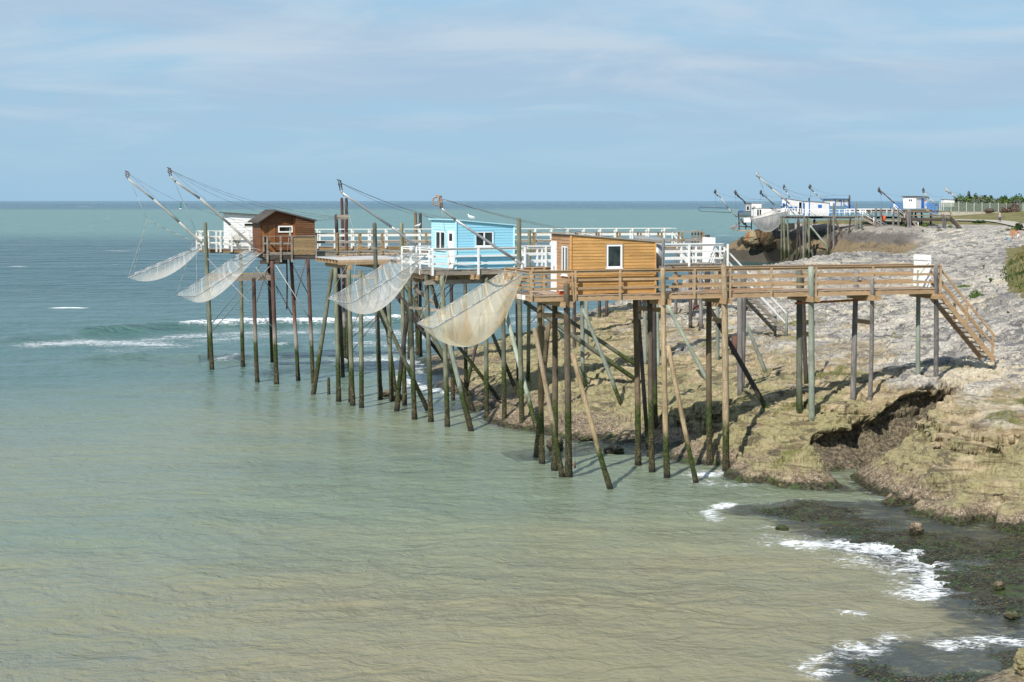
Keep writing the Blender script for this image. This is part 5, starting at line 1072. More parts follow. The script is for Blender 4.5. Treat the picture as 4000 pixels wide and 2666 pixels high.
for k in range(8): t = k * .785; m_.tube(nc + Vector((math.cos(t) * .24, 0, math.sin(t) * .27)), nc + Vector((0, .1, -.55)), .008, n=4)
m_.tube(nc + Vector((.1, 0, .2)), nc + Vector((.55, 0, .45)), .02, n=6); tag(m_.build('landing_net', M['mossy'], None), 'round hand net hung on the rail left of the brown hut', 'hand net')
# boom and net of the brown hut's pier
EC, wcC = boom('longest grey pipe boom with a rusty head, rooted before the brown hut', [pt(1010, 982, 102.5), pt(900, 880, 101.6), pt(780, 775, 100.6), pt(687, 711, 99.8), pt(667, 690, 99.7)], .09, M['pipe'], M['rust'], 100, wr=.14, cables=[(pt(1313, 852, 103.5), 1.1), (pt(1316, 858, 103.5), 1.7), (pt(1333, 850, 104), .9), (pt(1155, 1010, 101), .6)])
net('white fishing net with deep folds hanging before the brown hut, second from the left', pt(953, 979, 105.5), pt(1033, 981, 100.5), pt(768, 1158, 99.0), pt(690, 1154, 102.5), 1.45, M['net_white'], wcC, pt(766, 906, 101.5), push=Vector((-.25, 0, 0)), pu=.8, skew=1.1, fr=.03, ruff=.055, rp=.012)
# =============== the pier of the white hut ===============
ZD = 8.55; FD = Fr(pz(797, 975, ZD), 19); sD = lambda px, w=0.0, z=ZD: FD.s_at(px, w, z)
PD = empty('fishing_pier', FD(0, 0, ZD), 'farthest of the four near piers, with peeling white rails and the small white hut', 'pier', 'piers on piles')
sDe = sD(1110); deck(PD, FD, 0, sDe, 0, 3.6, ZD, M['grey_deck'], M['mossy'], .22)
wd_ = dict(top=1.25, fascia=False, bh=.13, topw=.12, pw=.12)
rail_run(PD, FD(0, 0, ZD), FD(sDe, 0, ZD), [.05, sD(845), sD(861), sD(905), sD(975)], M['white_old'], mids=(.35, .8), side=-FD.v, drop=.2, **wd_)
rail_run(PD, FD(0, 3.6, ZD), FD(0, 0, ZD), [.05, 1.7, 2.6], M['white_old'], mids=(.35, .8), drop=.1, **wd_)
rail_run(PD, FD(0, 3.6, ZD), FD(3, 3.6, ZD), [.8, 1.7, 2.5], M['white_old'], mids=(.35, .8), drop=.1, **wd_)
for T, B, d_, m_, kw in [((801, 874), (828, 1444), .3, P1, dict(rnd=True)), ((806, 940), (815, 1405), .14, P5, {}), ((940, 1000), (949, 1433), .27, P1, dict(zt=8.2)), ((1050, 1000), (1064, 1416), .25, P5, dict(zt=8.2)), ((1060, 1020), (1074, 1402), .22, P7, dict(zt=8.2)), ((1623, 835), (1630, 1388), .25, P2, dict(rnd=True)), ((1642, 838), (1643, 1392), .25, P5, dict(rnd=True)), ((2224, 1000), (2224, 1195), .2, P5, {})]: pile(PD, T, B, d_, m_, **kw)
mb = MB(); mb.box(pt(900, 992, 111), FD.u * .9, FD.v * .5, UP * .45); mb.build('winch_box', M['rust'], PD)
d0_, d1_ = sD(896, .5), sD(1010, .5); HD = empty('fishing_hut', FD(d0_, .5, ZD), 'small white boarded hut with a narrow dark window, half hidden behind the brown hut', 'hut', 'fishing huts')
zl2, zr2 = pt(896, 834, FD(d0_, .5).y).z, pt(1010, 841, FD(d1_, .5).y).z
xo = lambda px: sD(px, .5, ZD + 1.9) - d0_; oD = (xo(953), xo(989), pt(0, 886, FD(d0_, .5).y).z, pt(0, 873, FD(d0_, .5).y).z)
hutbody(HD, FD, d0_, d1_, .5, 3.1, ZD, zl2, zr2, M['white'], .19, [oD]); window(HD, FD(d0_, .515), FD.u, *oD, 1, fm=M['white'], fw=.03, sill=False); roofslab(HD, FD, d0_, d1_, .5, 3.1, zl2, zr2, M['roof_slate'], .3, .05)
FDw, LDw = walkway(PD, FD(sDe, 1.0), Vector((toX(2640, 117.5), 117.5, 0)), 1.5, ZD + .1, 1.25, (.35, .8), M['white_old'], M['white_old'], 1.25, M['mossy'], M['grey_deck'])
stairs(PD, FDw, LDw + .05, ZD + .05, LDw + 3.4, 4.2, .1, 1.3, M['white_old'], M['white_old'], n=15)
gull(FDw(FDw.s_at(1631, 0, 9.9) - 0, 0, ZD + 1.38), 'gull perched on the white rail of the farthest near pier', .4, 1.2)
ED, wcD = boom('leftmost grey pipe boom, reaching seaward from the end of the white railed pier', [pt(797, 959, 110.5), pt(700, 868, 110), pt(600, 780, 109.4), pt(501, 700, 108.8)], 0.092, M['pipe'], M['rust'], 109, wr=.18, cables=[(pt(1310, 850, 110), 2.8), (pt(800, 960, 110.5), -.2)])
net('narrow pale fishing net at the far left, seen almost edge-on', pt(780, 958, 113.5), pt(796, 961, 109.5), pt(500, 1087, 107.2), pt(520, 1070, 111.2), 1.15, M['net_white'], wcD, pt(575, 860, 109), push=Vector((-.05, 0, 0)), pu=.7, skew=1.0, fr=.03, rp=.012)
# =============== far headland: huts, piers, booms ===============
def w_at(F, px, s, z):
    k = (px - 2000.0) / FPX; q = F.o + F.u * s
    return (k * (q.y * cp_ + (CAMH - z) * sp_) - q.x) / (F.v.x - k * F.v.y * cp_)
g3 = lambda x, y: (2700 + x / 3.361, 650 + y / 3.361)
g4 = lambda x, y: (3300 + x / 3.361, 650 + y / 3.361)
def P3(x, y, Y): return pt(*g3(x, y), Y)
def P4(x, y, Y): return pt(*g4(x, y), Y)
def fhut(label, g, xl, xc, xr, yb, ytl, ytr, Y, ang, wall, roof, trim=None, wins=(), lwins=(), shut=None, ov=.15, door=None):
    c = pt(*g(xc, yb), Y); F = Fr(c, ang); z0 = c.z; s1 = F.s_at(g(xr, 0)[0], 0, z0 + 1); w1 = w_at(F, g(xl, 0)[0], 0, z0 + 1)
    zl = pt(*g(xc, ytl), Y).z; zr = pt(*g(xr, ytr), F(s1, 0).y).z
    E = empty('fishing_hut', c, label, 'hut', 'huts on the far headland')
    hutbody(E, F, 0, s1, 0, w1, z0, zl, zr, wall, .3); roofslab(E, F, 0, s1, 0, w1, zl, zr, roof, ov, .09)
    fx = lambda px: F.s_at(g(px, 0)[0], 0, z0 + 1.4); fz = lambda y: pt(*g(xc, y), Y).z
    for (a, b, t, bo, n, fm) in wins: window(E, F(0, -.0), F.u, fx(a), fx(b), fz(bo), fz(t), n, fm=fm, fw=.09, sill=False)
    for (a, b, t, bo, mt, nm) in (shut or ()):
        m = MB(); m.box(F(fx(a), -.06, fz(bo)), F.u * (fx(b) - fx(a)), F.v * .06, UP * (fz(t) - fz(bo))); m.build(nm, mt, E)
    for (a, b, t, bo, n, fm) in lwins:
        wa, wb = w_at(F, g(a, 0)[0], 0, z0 + 1.4), w_at(F, g(b, 0)[0], 0, z0 + 1.4); window(E, F(0.0, w1), -F.v, w1 - wa, w1 - wb, fz(bo), fz(t), n, fm=fm, fw=.09, sill=False)
    if trim:
        for q, zt in ((F(0, 0), zl), (F(s1, 0), zr), (F(0, w1), zl)):
            m = MB(); m.box(q - Vector((.08, .08, 0)) + UP * z0, Vector((.16, 0, 0)), Vector((0, .16, 0)), UP * (zt - z0)); m.build('corner_board', trim, E)
    return E, F, z0
WH, FBm, GL = M['white'], M['far_blue'], M['upvc']
fhut('small grey hut with a dark window at the seaward tip of the headland', g3, 700, 712, 792, 590, 488, 488, 303, 5, M['metal'], M['roof_slate'], wins=[(722, 765, 520, 585, 1, GL)])
fhut('white hut with a round porthole next to the grey hut on the headland', g3, 790, 792, 922, 655, 488, 490, 302, 5, WH, M['roof_felt'])
m_ = MB(); wheel(m_, P3(825, 545, 301.8), .22, (0, 1, 0), 14, .05); tag(m_.build('life_ring', M['dark_metal'], None), 'small dark ring on the white hut with a porthole at the tip', 'ring')
fhut('long low white building with a many-paned window behind the drooping grey net', g3, 800, 828, 1172, 745, 552, 556, 300, 4, WH, M['roof_felt'], wins=[(835, 850, 580, 655, 1, GL), (858, 925, 563, 655, 2, GL)])
fhut('white hut with blue corner boards and a glazed door behind the tall grey boom', g3, 1186, 1248, 1470, 640, 425, 462, 296, 20, WH, M['metal'], trim=FBm, wins=[(1408, 1455, 468, 625, 1, GL)], lwins=[(1200, 1230, 486, 545, 2, FBm)], shut=[(1290, 1390, 530, 575, FBm, 'panel')])
fhut('largest white hut on the headland, with a small square blue shutter', g3, 1472, 1547, 1816, 652, 462, 484, 291, 20, WH, M['roof_felt'], trim=FBm, shut=[(1664, 1712, 505, 545, FBm, 'shutter')], lwins=[(1478, 1492, 485, 648, 1, FBm)])
E_, F_, z_ = fhut('raised white hut with a bright blue flat roof and blue posts on the headland', g3, 1742, 1890, 2062, 520, 430, 432, 312, 30, WH, FBm, trim=FBm, ov=.5, shut=[(1940, 1960, 445, 463, M['canvas'], 'notice'), (1965, 1973, 440, 520, FBm, 'post'), (2000, 2008, 440, 520, FBm, 'post')])
fhut('white hut with a bright blue door and dark pitched roof on its own far platform', g4, 766, 932, 1080, 555, 398, 408, 288, 40, WH, M['roof_slate'], ov=.35, lwins=[(835, 888, 428, 468, 2, GL)], shut=[(1004, 1036, 422, 553, FBm, 'door'), (1043, 1054, 443, 458, M['orange'], 'notice')])
fhut('white shed just left of the far wire fence', g4, 1262, 1300, 1440, 530, 437, 445, 345, 10, WH, M['roof_felt'], lwins=[])
# decks and piles of the far piers
def fpier(label, name='fishing_pier'): return empty(name, (0, 0, 0), label, 'pier', 'piers on the far headland')
def seg(mb, g, x0, y0, x1, y1, Y0, Y1, r, flat=None):
    p, q = pt(*g(x0, y0), Y0), pt(*g(x1, y1), Y1)
    if flat: mb.beam(p, q, flat, r * 2)
    else: mb.tube(p, q, r, n=7)
def frail(E, g, x0, x1, yt, yb, Y0, Y1, mat, n, mids=(.4,), r=.045, yt1=None, yb1=None):
    yt1 = yt if yt1 is None else yt1; yb1 = yb if yb1 is None else yb1; m = MB(); seg(m, g, x0, yt, x1, yt1, Y0, Y1, r)
    for k in mids: seg(m, g, x0, yt + (yb - yt) * k, x1, yt1 + (yb1 - yt1) * k, Y0, Y1, r)
    o = m.build('railing', mat, E)
    for i in range(n + 1):
        k = i / n; m = MB(); seg(m, g, x0 + (x1 - x0) * k, yt + (yt1 - yt) * k, x0 + (x1 - x0) * k, yb + (yb1 - yb) * k + 8, Y0 + (Y1 - Y0) * k, Y0 + (Y1 - Y0) * k, .055); m.build('post', mat, o)
E1 = fpier('long far pier with white rails below the huts')
FE = Fr(P3(1180, 660, 293), -5); zE = P3(1180, 660, 293).z; seE = FE.s_at(3300 + 700 / 3.361, 0, zE)
deck(E1, FE, 0, seE, 0, 2.2, zE, M['grey_wood'], M['dark_wood'], .35, 1.5, pw=.3); deck(E1, FE, .5, FE.s_at(g3(1830, 0)[0], 0, zE), 2.3, 6.5, zE, M['grey_wood'], M['dark_wood'], .35, 1.5, pw=.3, name='hut_deck')
frail(E1, g3, 1180, 1470, 560, 655, 293, 292, WH, 8); frail(E1, g3, 1470, 2350, 572, 655, 291, 288, WH, 13); frail(E1, g4, 0, 690, 568, 650, 288, 286.5, WH, 10)
frail(E1, g3, 1830, 2250, 585, 650, 300, 300, FBm, 9, (.3, .6)); frail(E1, g4, 20, 690, 560, 640, 290, 288, M['white_old'], 6)
for (x0, y0, x1, y1, m_) in [(1188, 680, 1185, 1285, P1), (1215, 680, 1230, 1290, P1), (1262, 680, 1292, 1295, P1), (1403, 690, 1383, 1275, P5), (1410, 700, 1443, 1280, P5), (1470, 690, 1478, 1275, P6), (1500, 690, 1500, 1280, P1), (1548, 680, 1548, 1292, P1), (1484, 660, 1622, 1290, P6), (1560, 780, 1792, 1065, P7), (1800, 690, 1788, 1235, P1), (1832, 690, 1820, 1258, P5), (1870, 480, 1872, 1250, P6), (1880, 660, 2082, 1205, P2), (1895, 900, 1922, 1205, P5), (2090, 680, 2048, 1218, P5), (2163, 485, 2147, 1222, P6), (2222, 670, 2226, 925, P7), (2180, 670, 2174, 925, P7), (1530, 670, 1560, 1000, P5)]:
    k = 291 - (x0 - 1180) / 1200 * 4; pile(E1, g3(x0, y0), g3(x1, y1), .38, m_, Yb=k, dpt=1.2)
for (x0, y0, x1, y1) in [(410, 545, 400, 982), (477, 550, 475, 998), (640, 535, 632, 912), (703, 545, 708, 912), (800, 600, 800, 845)]: pile(E1, g4(x0, y0), g4(x1, y1), .42, P6, Yb=285, dpt=2)
for (g, x0, y0, x1, y1, Yv, mt, rm, n_) in ((g3, 2235, 670, 2560, 850, 288, M['grey_wood'], WH, 0), (g4, 640, 580, 790, 710, 287, M['grey_wood'], WH, 0), (g4, 880, 700, 965, 825, 289, M['grey_wood'], WH, 0)):
    st_ = MB(); seg(st_, g, x0, y0, x1, y1, Yv, Yv, .2, .25); seg(st_, g, x0 + 25, y0 - 15, x1 + 25, y1 - 15, Yv + 1.2, Yv + 1.2, .2, .25); so_ = st_.build('staircase', mt, E1)
    for dy, rr in ((55, .06), (85, .06)): r_ = MB(); seg(r_, g, x0, y0 - dy, x1, y1 - dy, Yv, Yv, rr); r_.build('handrail', rm, so_)
    for k in (.05, .5, .98): r_ = MB(); xx, yy = x0 + (x1 - x0) * k, y0 + (y1 - y0) * k; seg(r_, g, xx, yy - 88, xx, yy + 10, Yv, Yv, .07); r_.build('handrail', rm, so_)
    r_ = MB(); seg(r_, g, x0 + 45, y0 - 70, x1 + 25, y1 - 75, Yv + 1.3, Yv + 1.3, .09, .09); r_.build('handrail', FBm, so_)
st_ = MB(); seg(st_, g3, 2000, 500, 2180, 620, 300, 300, .1, .1); seg(st_, g3, 2060, 500, 2260, 630, 301, 301, .1, .1); st_.build('handrail', FBm, E1)
# small dark steel platform hanging off the tip
E2 = fpier('dark steel platform on struts hanging over the seaward tip of the headland', 'steel_platform')
mb = MB()
for (x0, y0, x1, y1) in ((622, 590, 630, 850), (715, 665, 716, 830), (790, 665, 790, 830), (655, 690, 740, 800), (640, 790, 790, 800), (820, 750, 960, 860), (850, 700, 900, 850), (1090, 700, 960, 850), (640, 700, 700, 770)): seg(mb, g3, x0, y0, x1, y1, 301.5, 301.5, .11)
mb.build('strut', M['dark_metal'], E2)
mb = MB(); a_, b_ = P3(610, 665, 301), P3(1180, 668, 301); mb.box(a_, b_ - a_, Vector((0, 4, 0)), UP * .15); mb.build('deck', M['grey_wood'], E2); mb = MB(); mb.box(P3(625, 855, 301), P3(790, 852, 301) - P3(625, 855, 301), Vector((0, 2.5, 0)), UP * .2); mb.build('lower_step', M['timber_pink'], E2)
frail(E2, g3, 615, 785, 592, 660, 301, 301, M['dark_metal'], 12, (.9,), .04)
mb = MB(); mb.box(P3(638, 612, 301.4), P3(690, 612, 301.4) - P3(638, 612, 301.4), Vector((0, 1, 0)), UP * .5); mb.build('blue_box', FBm, E2)
mb = MB()
for i in range(4): a_ = P3(690, 690 + i * 16, 300.6); mb.box(a_, P3(782, 690 + i * 16, 300.6) - a_, Vector((0, .1, 0)), UP * .2)
mb.build('slatted_panel', WH, E2)
# grey wooden pier on the right and the platform of the blue-door hut
E3 = fpier('bare weathered wooden pier before the blue-door hut, with a dark stair')
F3 = Fr(P4(790, 682, 282), 4); z3 = F3.o + UP * P4(790, 682, 282).z; s3 = F3.s_at(g4(1385, 0)[0], 0, z3.z); deck(E3, F3, 0, s3, 0, 1.8, z3.z, M['grey_wood'], M['dark_wood'], .5, 1.5, pw=.3)
frail(E3, g4, 795, 1385, 592, 680, 281.8, 284, M['mossy'], 5, (.62,), .08)
for (x0, y0, x1, y1) in [(830, 565, 838, 1092), (852, 570, 876, 1082), (862, 810, 924, 1062), (1290, 630, 1292, 942), (1320, 640, 1324, 950)]: pile(E3, g4(x0, y0), g4(x1, y1), .36, P6, Yb=282, dpt=2)
st_ = MB(); seg(st_, g4, 1378, 690, 1588, 905, 283.5, 276, .22, .25); seg(st_, g4, 1395, 680, 1602, 898, 285, 277, .2, .25); so_ = st_.build('staircase', M['dark_wood'], E3); r_ = MB(); seg(r_, g4, 1375, 600, 1510, 780, 283.5, 279, .07); seg(r_, g4, 1510, 780, 1510, 800, 279, 279, .07); r_.build('handrail', M['mossy'], so_)
E4 = fpier('platform with bright blue rails under the white hut with the blue door')
F4 = Fr(P4(720, 565, 287.5), 3); z4 = P4(720, 565, 287.5).z; deck(E4, F4, -6, F4.s_at(g4(1235, 0)[0], 0, z4), 0, 9, z4 - .1, M['grey_wood'], M['dark_wood'], .5, 1.5, pw=.3)
frail(E4, g4, 600, 765, 490, 555, 288, 289, FBm, 4, (.45,)); frail(E4, g4, 1040, 1230, 492, 550, 287, 288, FBm, 4, (.45,))
st_ = MB(); seg(st_, g4, 1055, 560, 1200, 655, 285.5, 285, .15, .2); so_ = st_.build('staircase', M['grey_wood'], E4); r_ = MB(); seg(r_, g4, 1060, 492, 1210, 625, 285.3, 284.8, .09, .1); seg(r_, g4, 1100, 490, 1220, 600, 286.6, 286, .08, .1); seg(r_, g4, 1130, 605, 1130, 650, 285, 285, .08); r_.build('handrail', FBm, so_)
for x_ in (750, 885, 930, 1010, 1130): pile(E4, g4(x_, 570), g4(x_, 720), .35, P5, Yb=290, dpt=2)
# far booms
def fboom(label, g, pts, Yv, r, mat, tip=None, wires=(), bar=True):
    E = empty('fishing_boom', pt(*g(*pts[0]), Yv), label, 'boom', 'booms on the far headland'); mb = MB()
    for a, b in zip(pts[:-1], pts[1:]): seg(mb, g, *a, *b, Yv, Yv, r)
    mb.build('boom_pole', mat, E); mb = MB(); t = pt(*g(*pts[-1]), Yv); mb.ball(t, .38, 8, 6, (.7, .4, 1.2), .3)
    if bar: mb.tube(t, t + Vector((.5, 0, -.9)), .1, n=5)
    mb.build('pulley', tip or M['dark_metal'], E)
    for (x, y, sg) in wires: mb = MB(); mb.rope(t, pt(*g(x, y), Yv + 3), .018, sg, 10, 3); mb.build('cable', M['wire'], E)
    return E
fboom('seaward-most far boom with a lattice stub and an empty hanging net ring', g3, [(600, 670), (490, 555), (388, 415), (315, 335)], 303, .1, M['pipe'], wires=[(318, 490, 0), (980, 432, .6)])
fboom('short dark far boom with a blue lower end above the grey hut', g3, [(716, 485), (670, 435), (640, 415), (582, 345)], 303, .14, M['dark_metal'], wires=[(590, 560, 0), (1000, 440, .5)])
fboom('thin dark far boom between the porthole hut and the tall grey boom', g3, [(1090, 510), (1000, 425), (914, 345)], 302, .09, M['dark_metal'], wires=[(912, 440, 0), (1180, 400, .4)])
fboom('tallest far boom, grey, with the drooping grey net below it', g3, [(1432, 632), (1290, 490), (1063, 298), (900, 155), (866, 108)], 295, .15, M['pipe'], M['metal'], wires=[(1500, 420, 1.2), (1900, 385, 1.5), (960, 340, 0)])
fboom('small bent far boom rising behind the white hut with the glazed door', g3, [(1292, 415), (1255, 345), (1219, 275)], 300, .11, M['metal'], wires=[(1450, 430, .5), (1840, 385, 1.)])
fboom('far boom rising just left of the raised hut with the blue roof', g3, [(1732, 450), (1660, 385), (1610, 340), (1560, 270)], 305, .11, M['metal'], M['dark_metal'], wires=[(1570, 420, 0), (2070, 380, .6)])
fboom('rust red far boom with pale foot, left of the hut with the blue door', g4, [(655, 485), (600, 440), (530, 375), (450, 312)], 289, .11, M['rust'], wires=[(1050, 380, .8), (495, 505, .0)])
fboom('pale far boom rising behind the roof of the hut with the blue door', g4, [(1212, 512), (1110, 425), (1040, 350), (1030, 318)], 292, .13, M['pipe'], M['dark_metal'], wires=[(1300, 400, .5)])
fboom('last far boom at the right, above the white shed', g4, [(1450, 412), (1400, 360), (1337, 308)], 346, .17, M['pipe'], M['pipe'], wires=[(1620, 365, .3)])
En = empty('net_ring', P3(98, 560, 300), 'empty black net ring hanging seaward of the headland', 'net ring'); mb = MB(); rp_ = [(110, 538, 306), (500, 552, 306), (528, 572, 303), (520, 610, 300), (130, 592, 299), (98, 572, 302), (110, 538, 306)]
for a, b in zip(rp_[:-1], rp_[1:]): seg(mb, g3, a[0], a[1], b[0], b[1], a[2], b[2], .05)
mb.build('ring', M['dark_metal'], En); mb = MB(); mb.rope(P3(510, 555, 303), P3(620, 580, 303), .03, .1); mb.build('rope', M['rope'], En)
net('grey drooping net in front of the long low white building on the headland', P3(1170, 545, 300), P3(1318, 575, 292), P3(800, 700, 291), P3(770, 685, 299), 3.5, M['net_far'], P3(900, 150, 295), P3(1000, 420, 296), push=Vector((0, 0, 0)), pu=.75, skew=.9, fr=.045, group='nets on the far headland', ruff=.1, bul=0.0, nseg=(30, 16), rp=.02)
net('small pale net end sticking out below the steel platform', P3(640, 735, 306), P3(650, 745, 302), P3(520, 808, 302), P3(515, 800, 305), 1.0, M['net_far'], None, P3(600, 720, 303), fr=.04, group='nets on the far headland', nseg=(14, 8), rp=.015)
for x_ in ((1548, 415, 470), (2078, 380, 560)): mb = MB(); seg(mb, g3, x_[0], x_[1], x_[0], x_[2], 298, 298, .16); tag(mb.build('wooden_post', P5, None), 'dark post rising ' + ('between the two white huts' if x_[0] < 2000 else 'right of the raised hut with the blue roof') + ' on the headland', 'post', 'dark posts on the headland')
fence_Y = 340
# =============== plateau: wall, fence, path, hedge ===============
def wall_thing(label, g, pts, Y, th=.3, mat=None, name='concrete_wall'):
    mb = MB()
    for (x0, yt0, yb0), (x1, yt1, yb1) in zip(pts[:-1], pts[1:]):
        a, b, c, d = pt(*g(x0, yb0 + 15), Y), pt(*g(x1, yb1 + 15), Y), pt(*g(x1, yt1), Y), pt(*g(x0, yt0), Y); mb.prism([a, b, c, d], Vector((0, th, 0)))
    o = mb.build(name, mat or M['concrete'], None); tag(o, label, 'wall'); return o
wall_thing('long pale concrete wall under the wire fence on the plateau', g4, [(1230, 595, 650), (1700, 594, 655), (2120, 600, 662), (2180, 604, 668)], 340)
wall_thing('short stub of pale concrete wall at the right edge', g4, [(2248, 608, 680), (2420, 616, 690)], 335)
wall_thing('low grey retaining wall at the rim of the far headland behind the piles', g4, [(420, 708, 760), (600, 710, 740), (760, 712, 735)], 300)
wall_thing('low concrete wall on the headland beneath the long white building', g3, [(1150, 748, 835), (1360, 748, 815)], 301.5)
def panelmat():
    global nt, L
    m = bpy.data.materials.new('wire_mesh'); m.use_nodes = True; nt = m.node_tree; L = nt.links.new; nt.nodes.clear(); o = N('ShaderNodeOutputMaterial'); d = N('ShaderNodeBsdfPrincipled'); d.inputs['Base Color'].default_value = (.19, .23, .18, 1); t = N('ShaderNodeBsdfTransparent'); x = N('ShaderNodeMixShader')
    p = geo(); s = sepz(p); w = N('ShaderNodeMath', operation='FRACT'); L(math_('MULTIPLY', s[2], 4.0), w.inputs[0]); L(rng(w.outputs[0], .4, .6, .35, .6), x.inputs[0]); L(t.outputs[0], x.inputs[1]); L(d.outputs[0], x.inputs[2]); L(x.outputs[0], o.inputs[0]); return m
M['mesh'] = panelmat()
EF = empty('wire_fence', P4(1247, 595, 339.9), 'pale wire mesh fence with white posts along the plateau before the hedge', 'fence')
fx_ = [1247, 1265, 1297, 1395, 1497, 1597, 1698, 1802, 1905, 2017, 2122, 2233, 2262, 2340, 2440]
for i, x in enumerate(fx_): mb = MB(); a_, b_ = P4(x, 598 + (x - 1247) * .012, 339.8), P4(x, 470 + (x - 1247) * .012, 339.8); mb.beam(a_, b_, .08, .08, up=(0, 1, 0)); mb.build('post', M['white_old'], EF)
for a, b in zip(fx_[:-1], fx_[1:]):
    mb = MB(); y0, y1 = 0.012 * (a - 1247), .012 * (b - 1247); A_, B_ = P4(a + 2, 594 + y0, 340), P4(b - 2, 594 + y1, 340); C_, D_ = P4(b - 2, 478 + y1, 340), P4(a + 2, 478 + y0, 340); mb.prism([A_, B_, C_, D_], Vector((0, .02, 0))); mb.build('mesh_panel', M['mesh'], EF)
def leafmat(name, c1, c2):
    m, b, o = newmat(name); p = geo(); n = noise(p, .9, 4, .6); r = objrand(); col = mix(rng(n, .38, .62), c1, c2); L(col, b.inputs['Base Color']); b.inputs['Roughness'].default_value = .6
    b.inputs['Specular IOR Level'].default_value = .2; return m
LF = [leafmat('dark_green_leaves', (.022, .045, .012), (.05, .085, .02)), leafmat('bright_green_leaves', (.06, .11, .018), (.10, .165, .03)), leafmat('olive_leaves', (.07, .075, .02), (.13, .13, .035)), leafmat('grey_green_leaves', (.08, .10, .07), (.14, .16, .11)), leafmat('dry_brown_twigs', (.10, .065, .05), (.17, .115, .09)), leafmat('yellow_grass', (.17, .14, .045), (.25, .20, .08))]
def bush(name, label, c, rx, ry, rz, mat, n=900, ls=.3, group=None, cat='bush'):
    c = Vector(c); E = empty(name, c, label, cat, group); lumps = [(Vector((random.uniform(-.6, .6) * rx, random.uniform(-.6, .6) * ry, random.uniform(.1, .62) * rz)), random.uniform(.34, .52)) for _ in range(9)] + [(Vector((0, 0, rz * .35)), .66)]
    vs = []; fs = []
    for i in range(n):
        l, s = random.choice(lumps); d = Vector((random.gauss(0, 1), random.gauss(0, 1), random.gauss(0, 1))).normalized(); k = random.uniform(.72, 1.06) * s
        p = c + l + Vector((d.x * rx * k, d.y * ry * k, abs(d.z) * rz * k if l.z < .3 * rz else d.z * rz * k)); p.z = max(p.z, c.z - .1)
        a = (d + Vector((random.uniform(-.8, .8), random.uniform(-.8, .8), random.uniform(-.3, .9)))).normalized(); t = a.orthogonal().normalized(); b = a.cross(t); z = ls * random.uniform(.6, 1.4)
        k0 = len(vs); vs += [p - t * z * .5, p - b * z * .28, p + t * z * .5, p + b * z * .28]; fs.append((k0, k0 + 1, k0 + 2, k0 + 3))
    me = bpy.data.meshes.new('foliage'); me.from_pydata([tuple(v) for v in vs], [], fs); link('foliage', me, mat, E)
    st = MB()
    for i in range(4): st.tube(c - UP * .3, c + Vector((random.uniform(-.4, .4) * rx, random.uniform(-.4, .4) * ry, rz * .6)), .05 * rz / 2 + .01, .015, n=5)
    st.build('stem', M['dark_wood'], E); return E
hd = [(1440, 1640, 442, 3), (1640, 1860, 430, 3), (1860, 2080, 436, 1), (2060, 2260, 428, 0), (2230, 2450, 425, 1), (1400, 1500, 430, 3), (1480, 1620, 400, 1), (1580, 1700, 388, 1), (1690, 1790, 400, 2), (1740, 1860, 368, 0), (1840, 1990, 378, 0), (1800, 1950, 425, 1), (1980, 2120, 425, 2), (2080, 2240, 408, 0), (2200, 2330, 398, 1), (2290, 2440, 365, 0), (2150, 2300, 440, 3), (1600, 1760, 440, 3)]
gz0 = P4(1700, 600, 346).z
lbl = ['long low grey green bush behind the left third of the fence', 'long low grey green bush behind the middle of the fence', 'long bright low bush below the dip of the hedge', 'dark low bush behind the fence above the twiggy shrub', 'bright low bush behind the fence at the right edge', 'grey green low bush at the left end of the hedge', 'bright green rounded bush second from the left in the hedge', 'bright green hedge bush under the dark post', 'olive hedge bush left of the tall dark crown', 'tallest dark bush in the middle of the hedge', 'broad dark bush right of the tallest one', 'bright bush low in front of the broad dark bush', 'olive bush in the dip of the hedge', 'dark bush right of the dip in the hedge', 'bright bush near the right end of the hedge', 'tall dark bush cut by the right edge', 'grey green bush low behind the fence at the right', 'grey green bush low behind the fence near the middle']
for (x0, x1, yt, mi), lb in zip(hd, lbl):
    a_, b_ = P4(x0, yt, 350 + (mi == 0) * 5), P4(x1, yt, 350); rx_ = (b_.x - a_.x) / 2; top = a_.z; bush('bush', lb, ((a_.x + b_.x) / 2, 350 + (mi == 0) * 6 - (mi == 3) * 3, gz0 - .6), rx_ * 2.0, 3.4, (top - gz0 + .6) * 1.02, LF[mi], 3000, .45, 'bushes of the hedge')
mb = MB(); seg(mb, g4, 1628, 345, 1628, 392, 348, 348, .28); mb.ball(P4(1628, 352, 348), .5, 8, 6, (.6, .6, 1)); tag(mb.build('beacon_post', M['dark_metal'], None), 'short dark post standing up out of the hedge', 'post')
def gbush(name, label, px, py, wpx, hpx, mi, n=500, group='small bushes on the rock', cat='bush'):
    h = hit(px, py); s = wpx / FPX * h.y / 2; z = hpx / FPX * h.y; return bush(name, label, h - UP * .1, s, s * .8, z, LF[mi], n, max(.07, min(.3, s * .22)), group, cat)
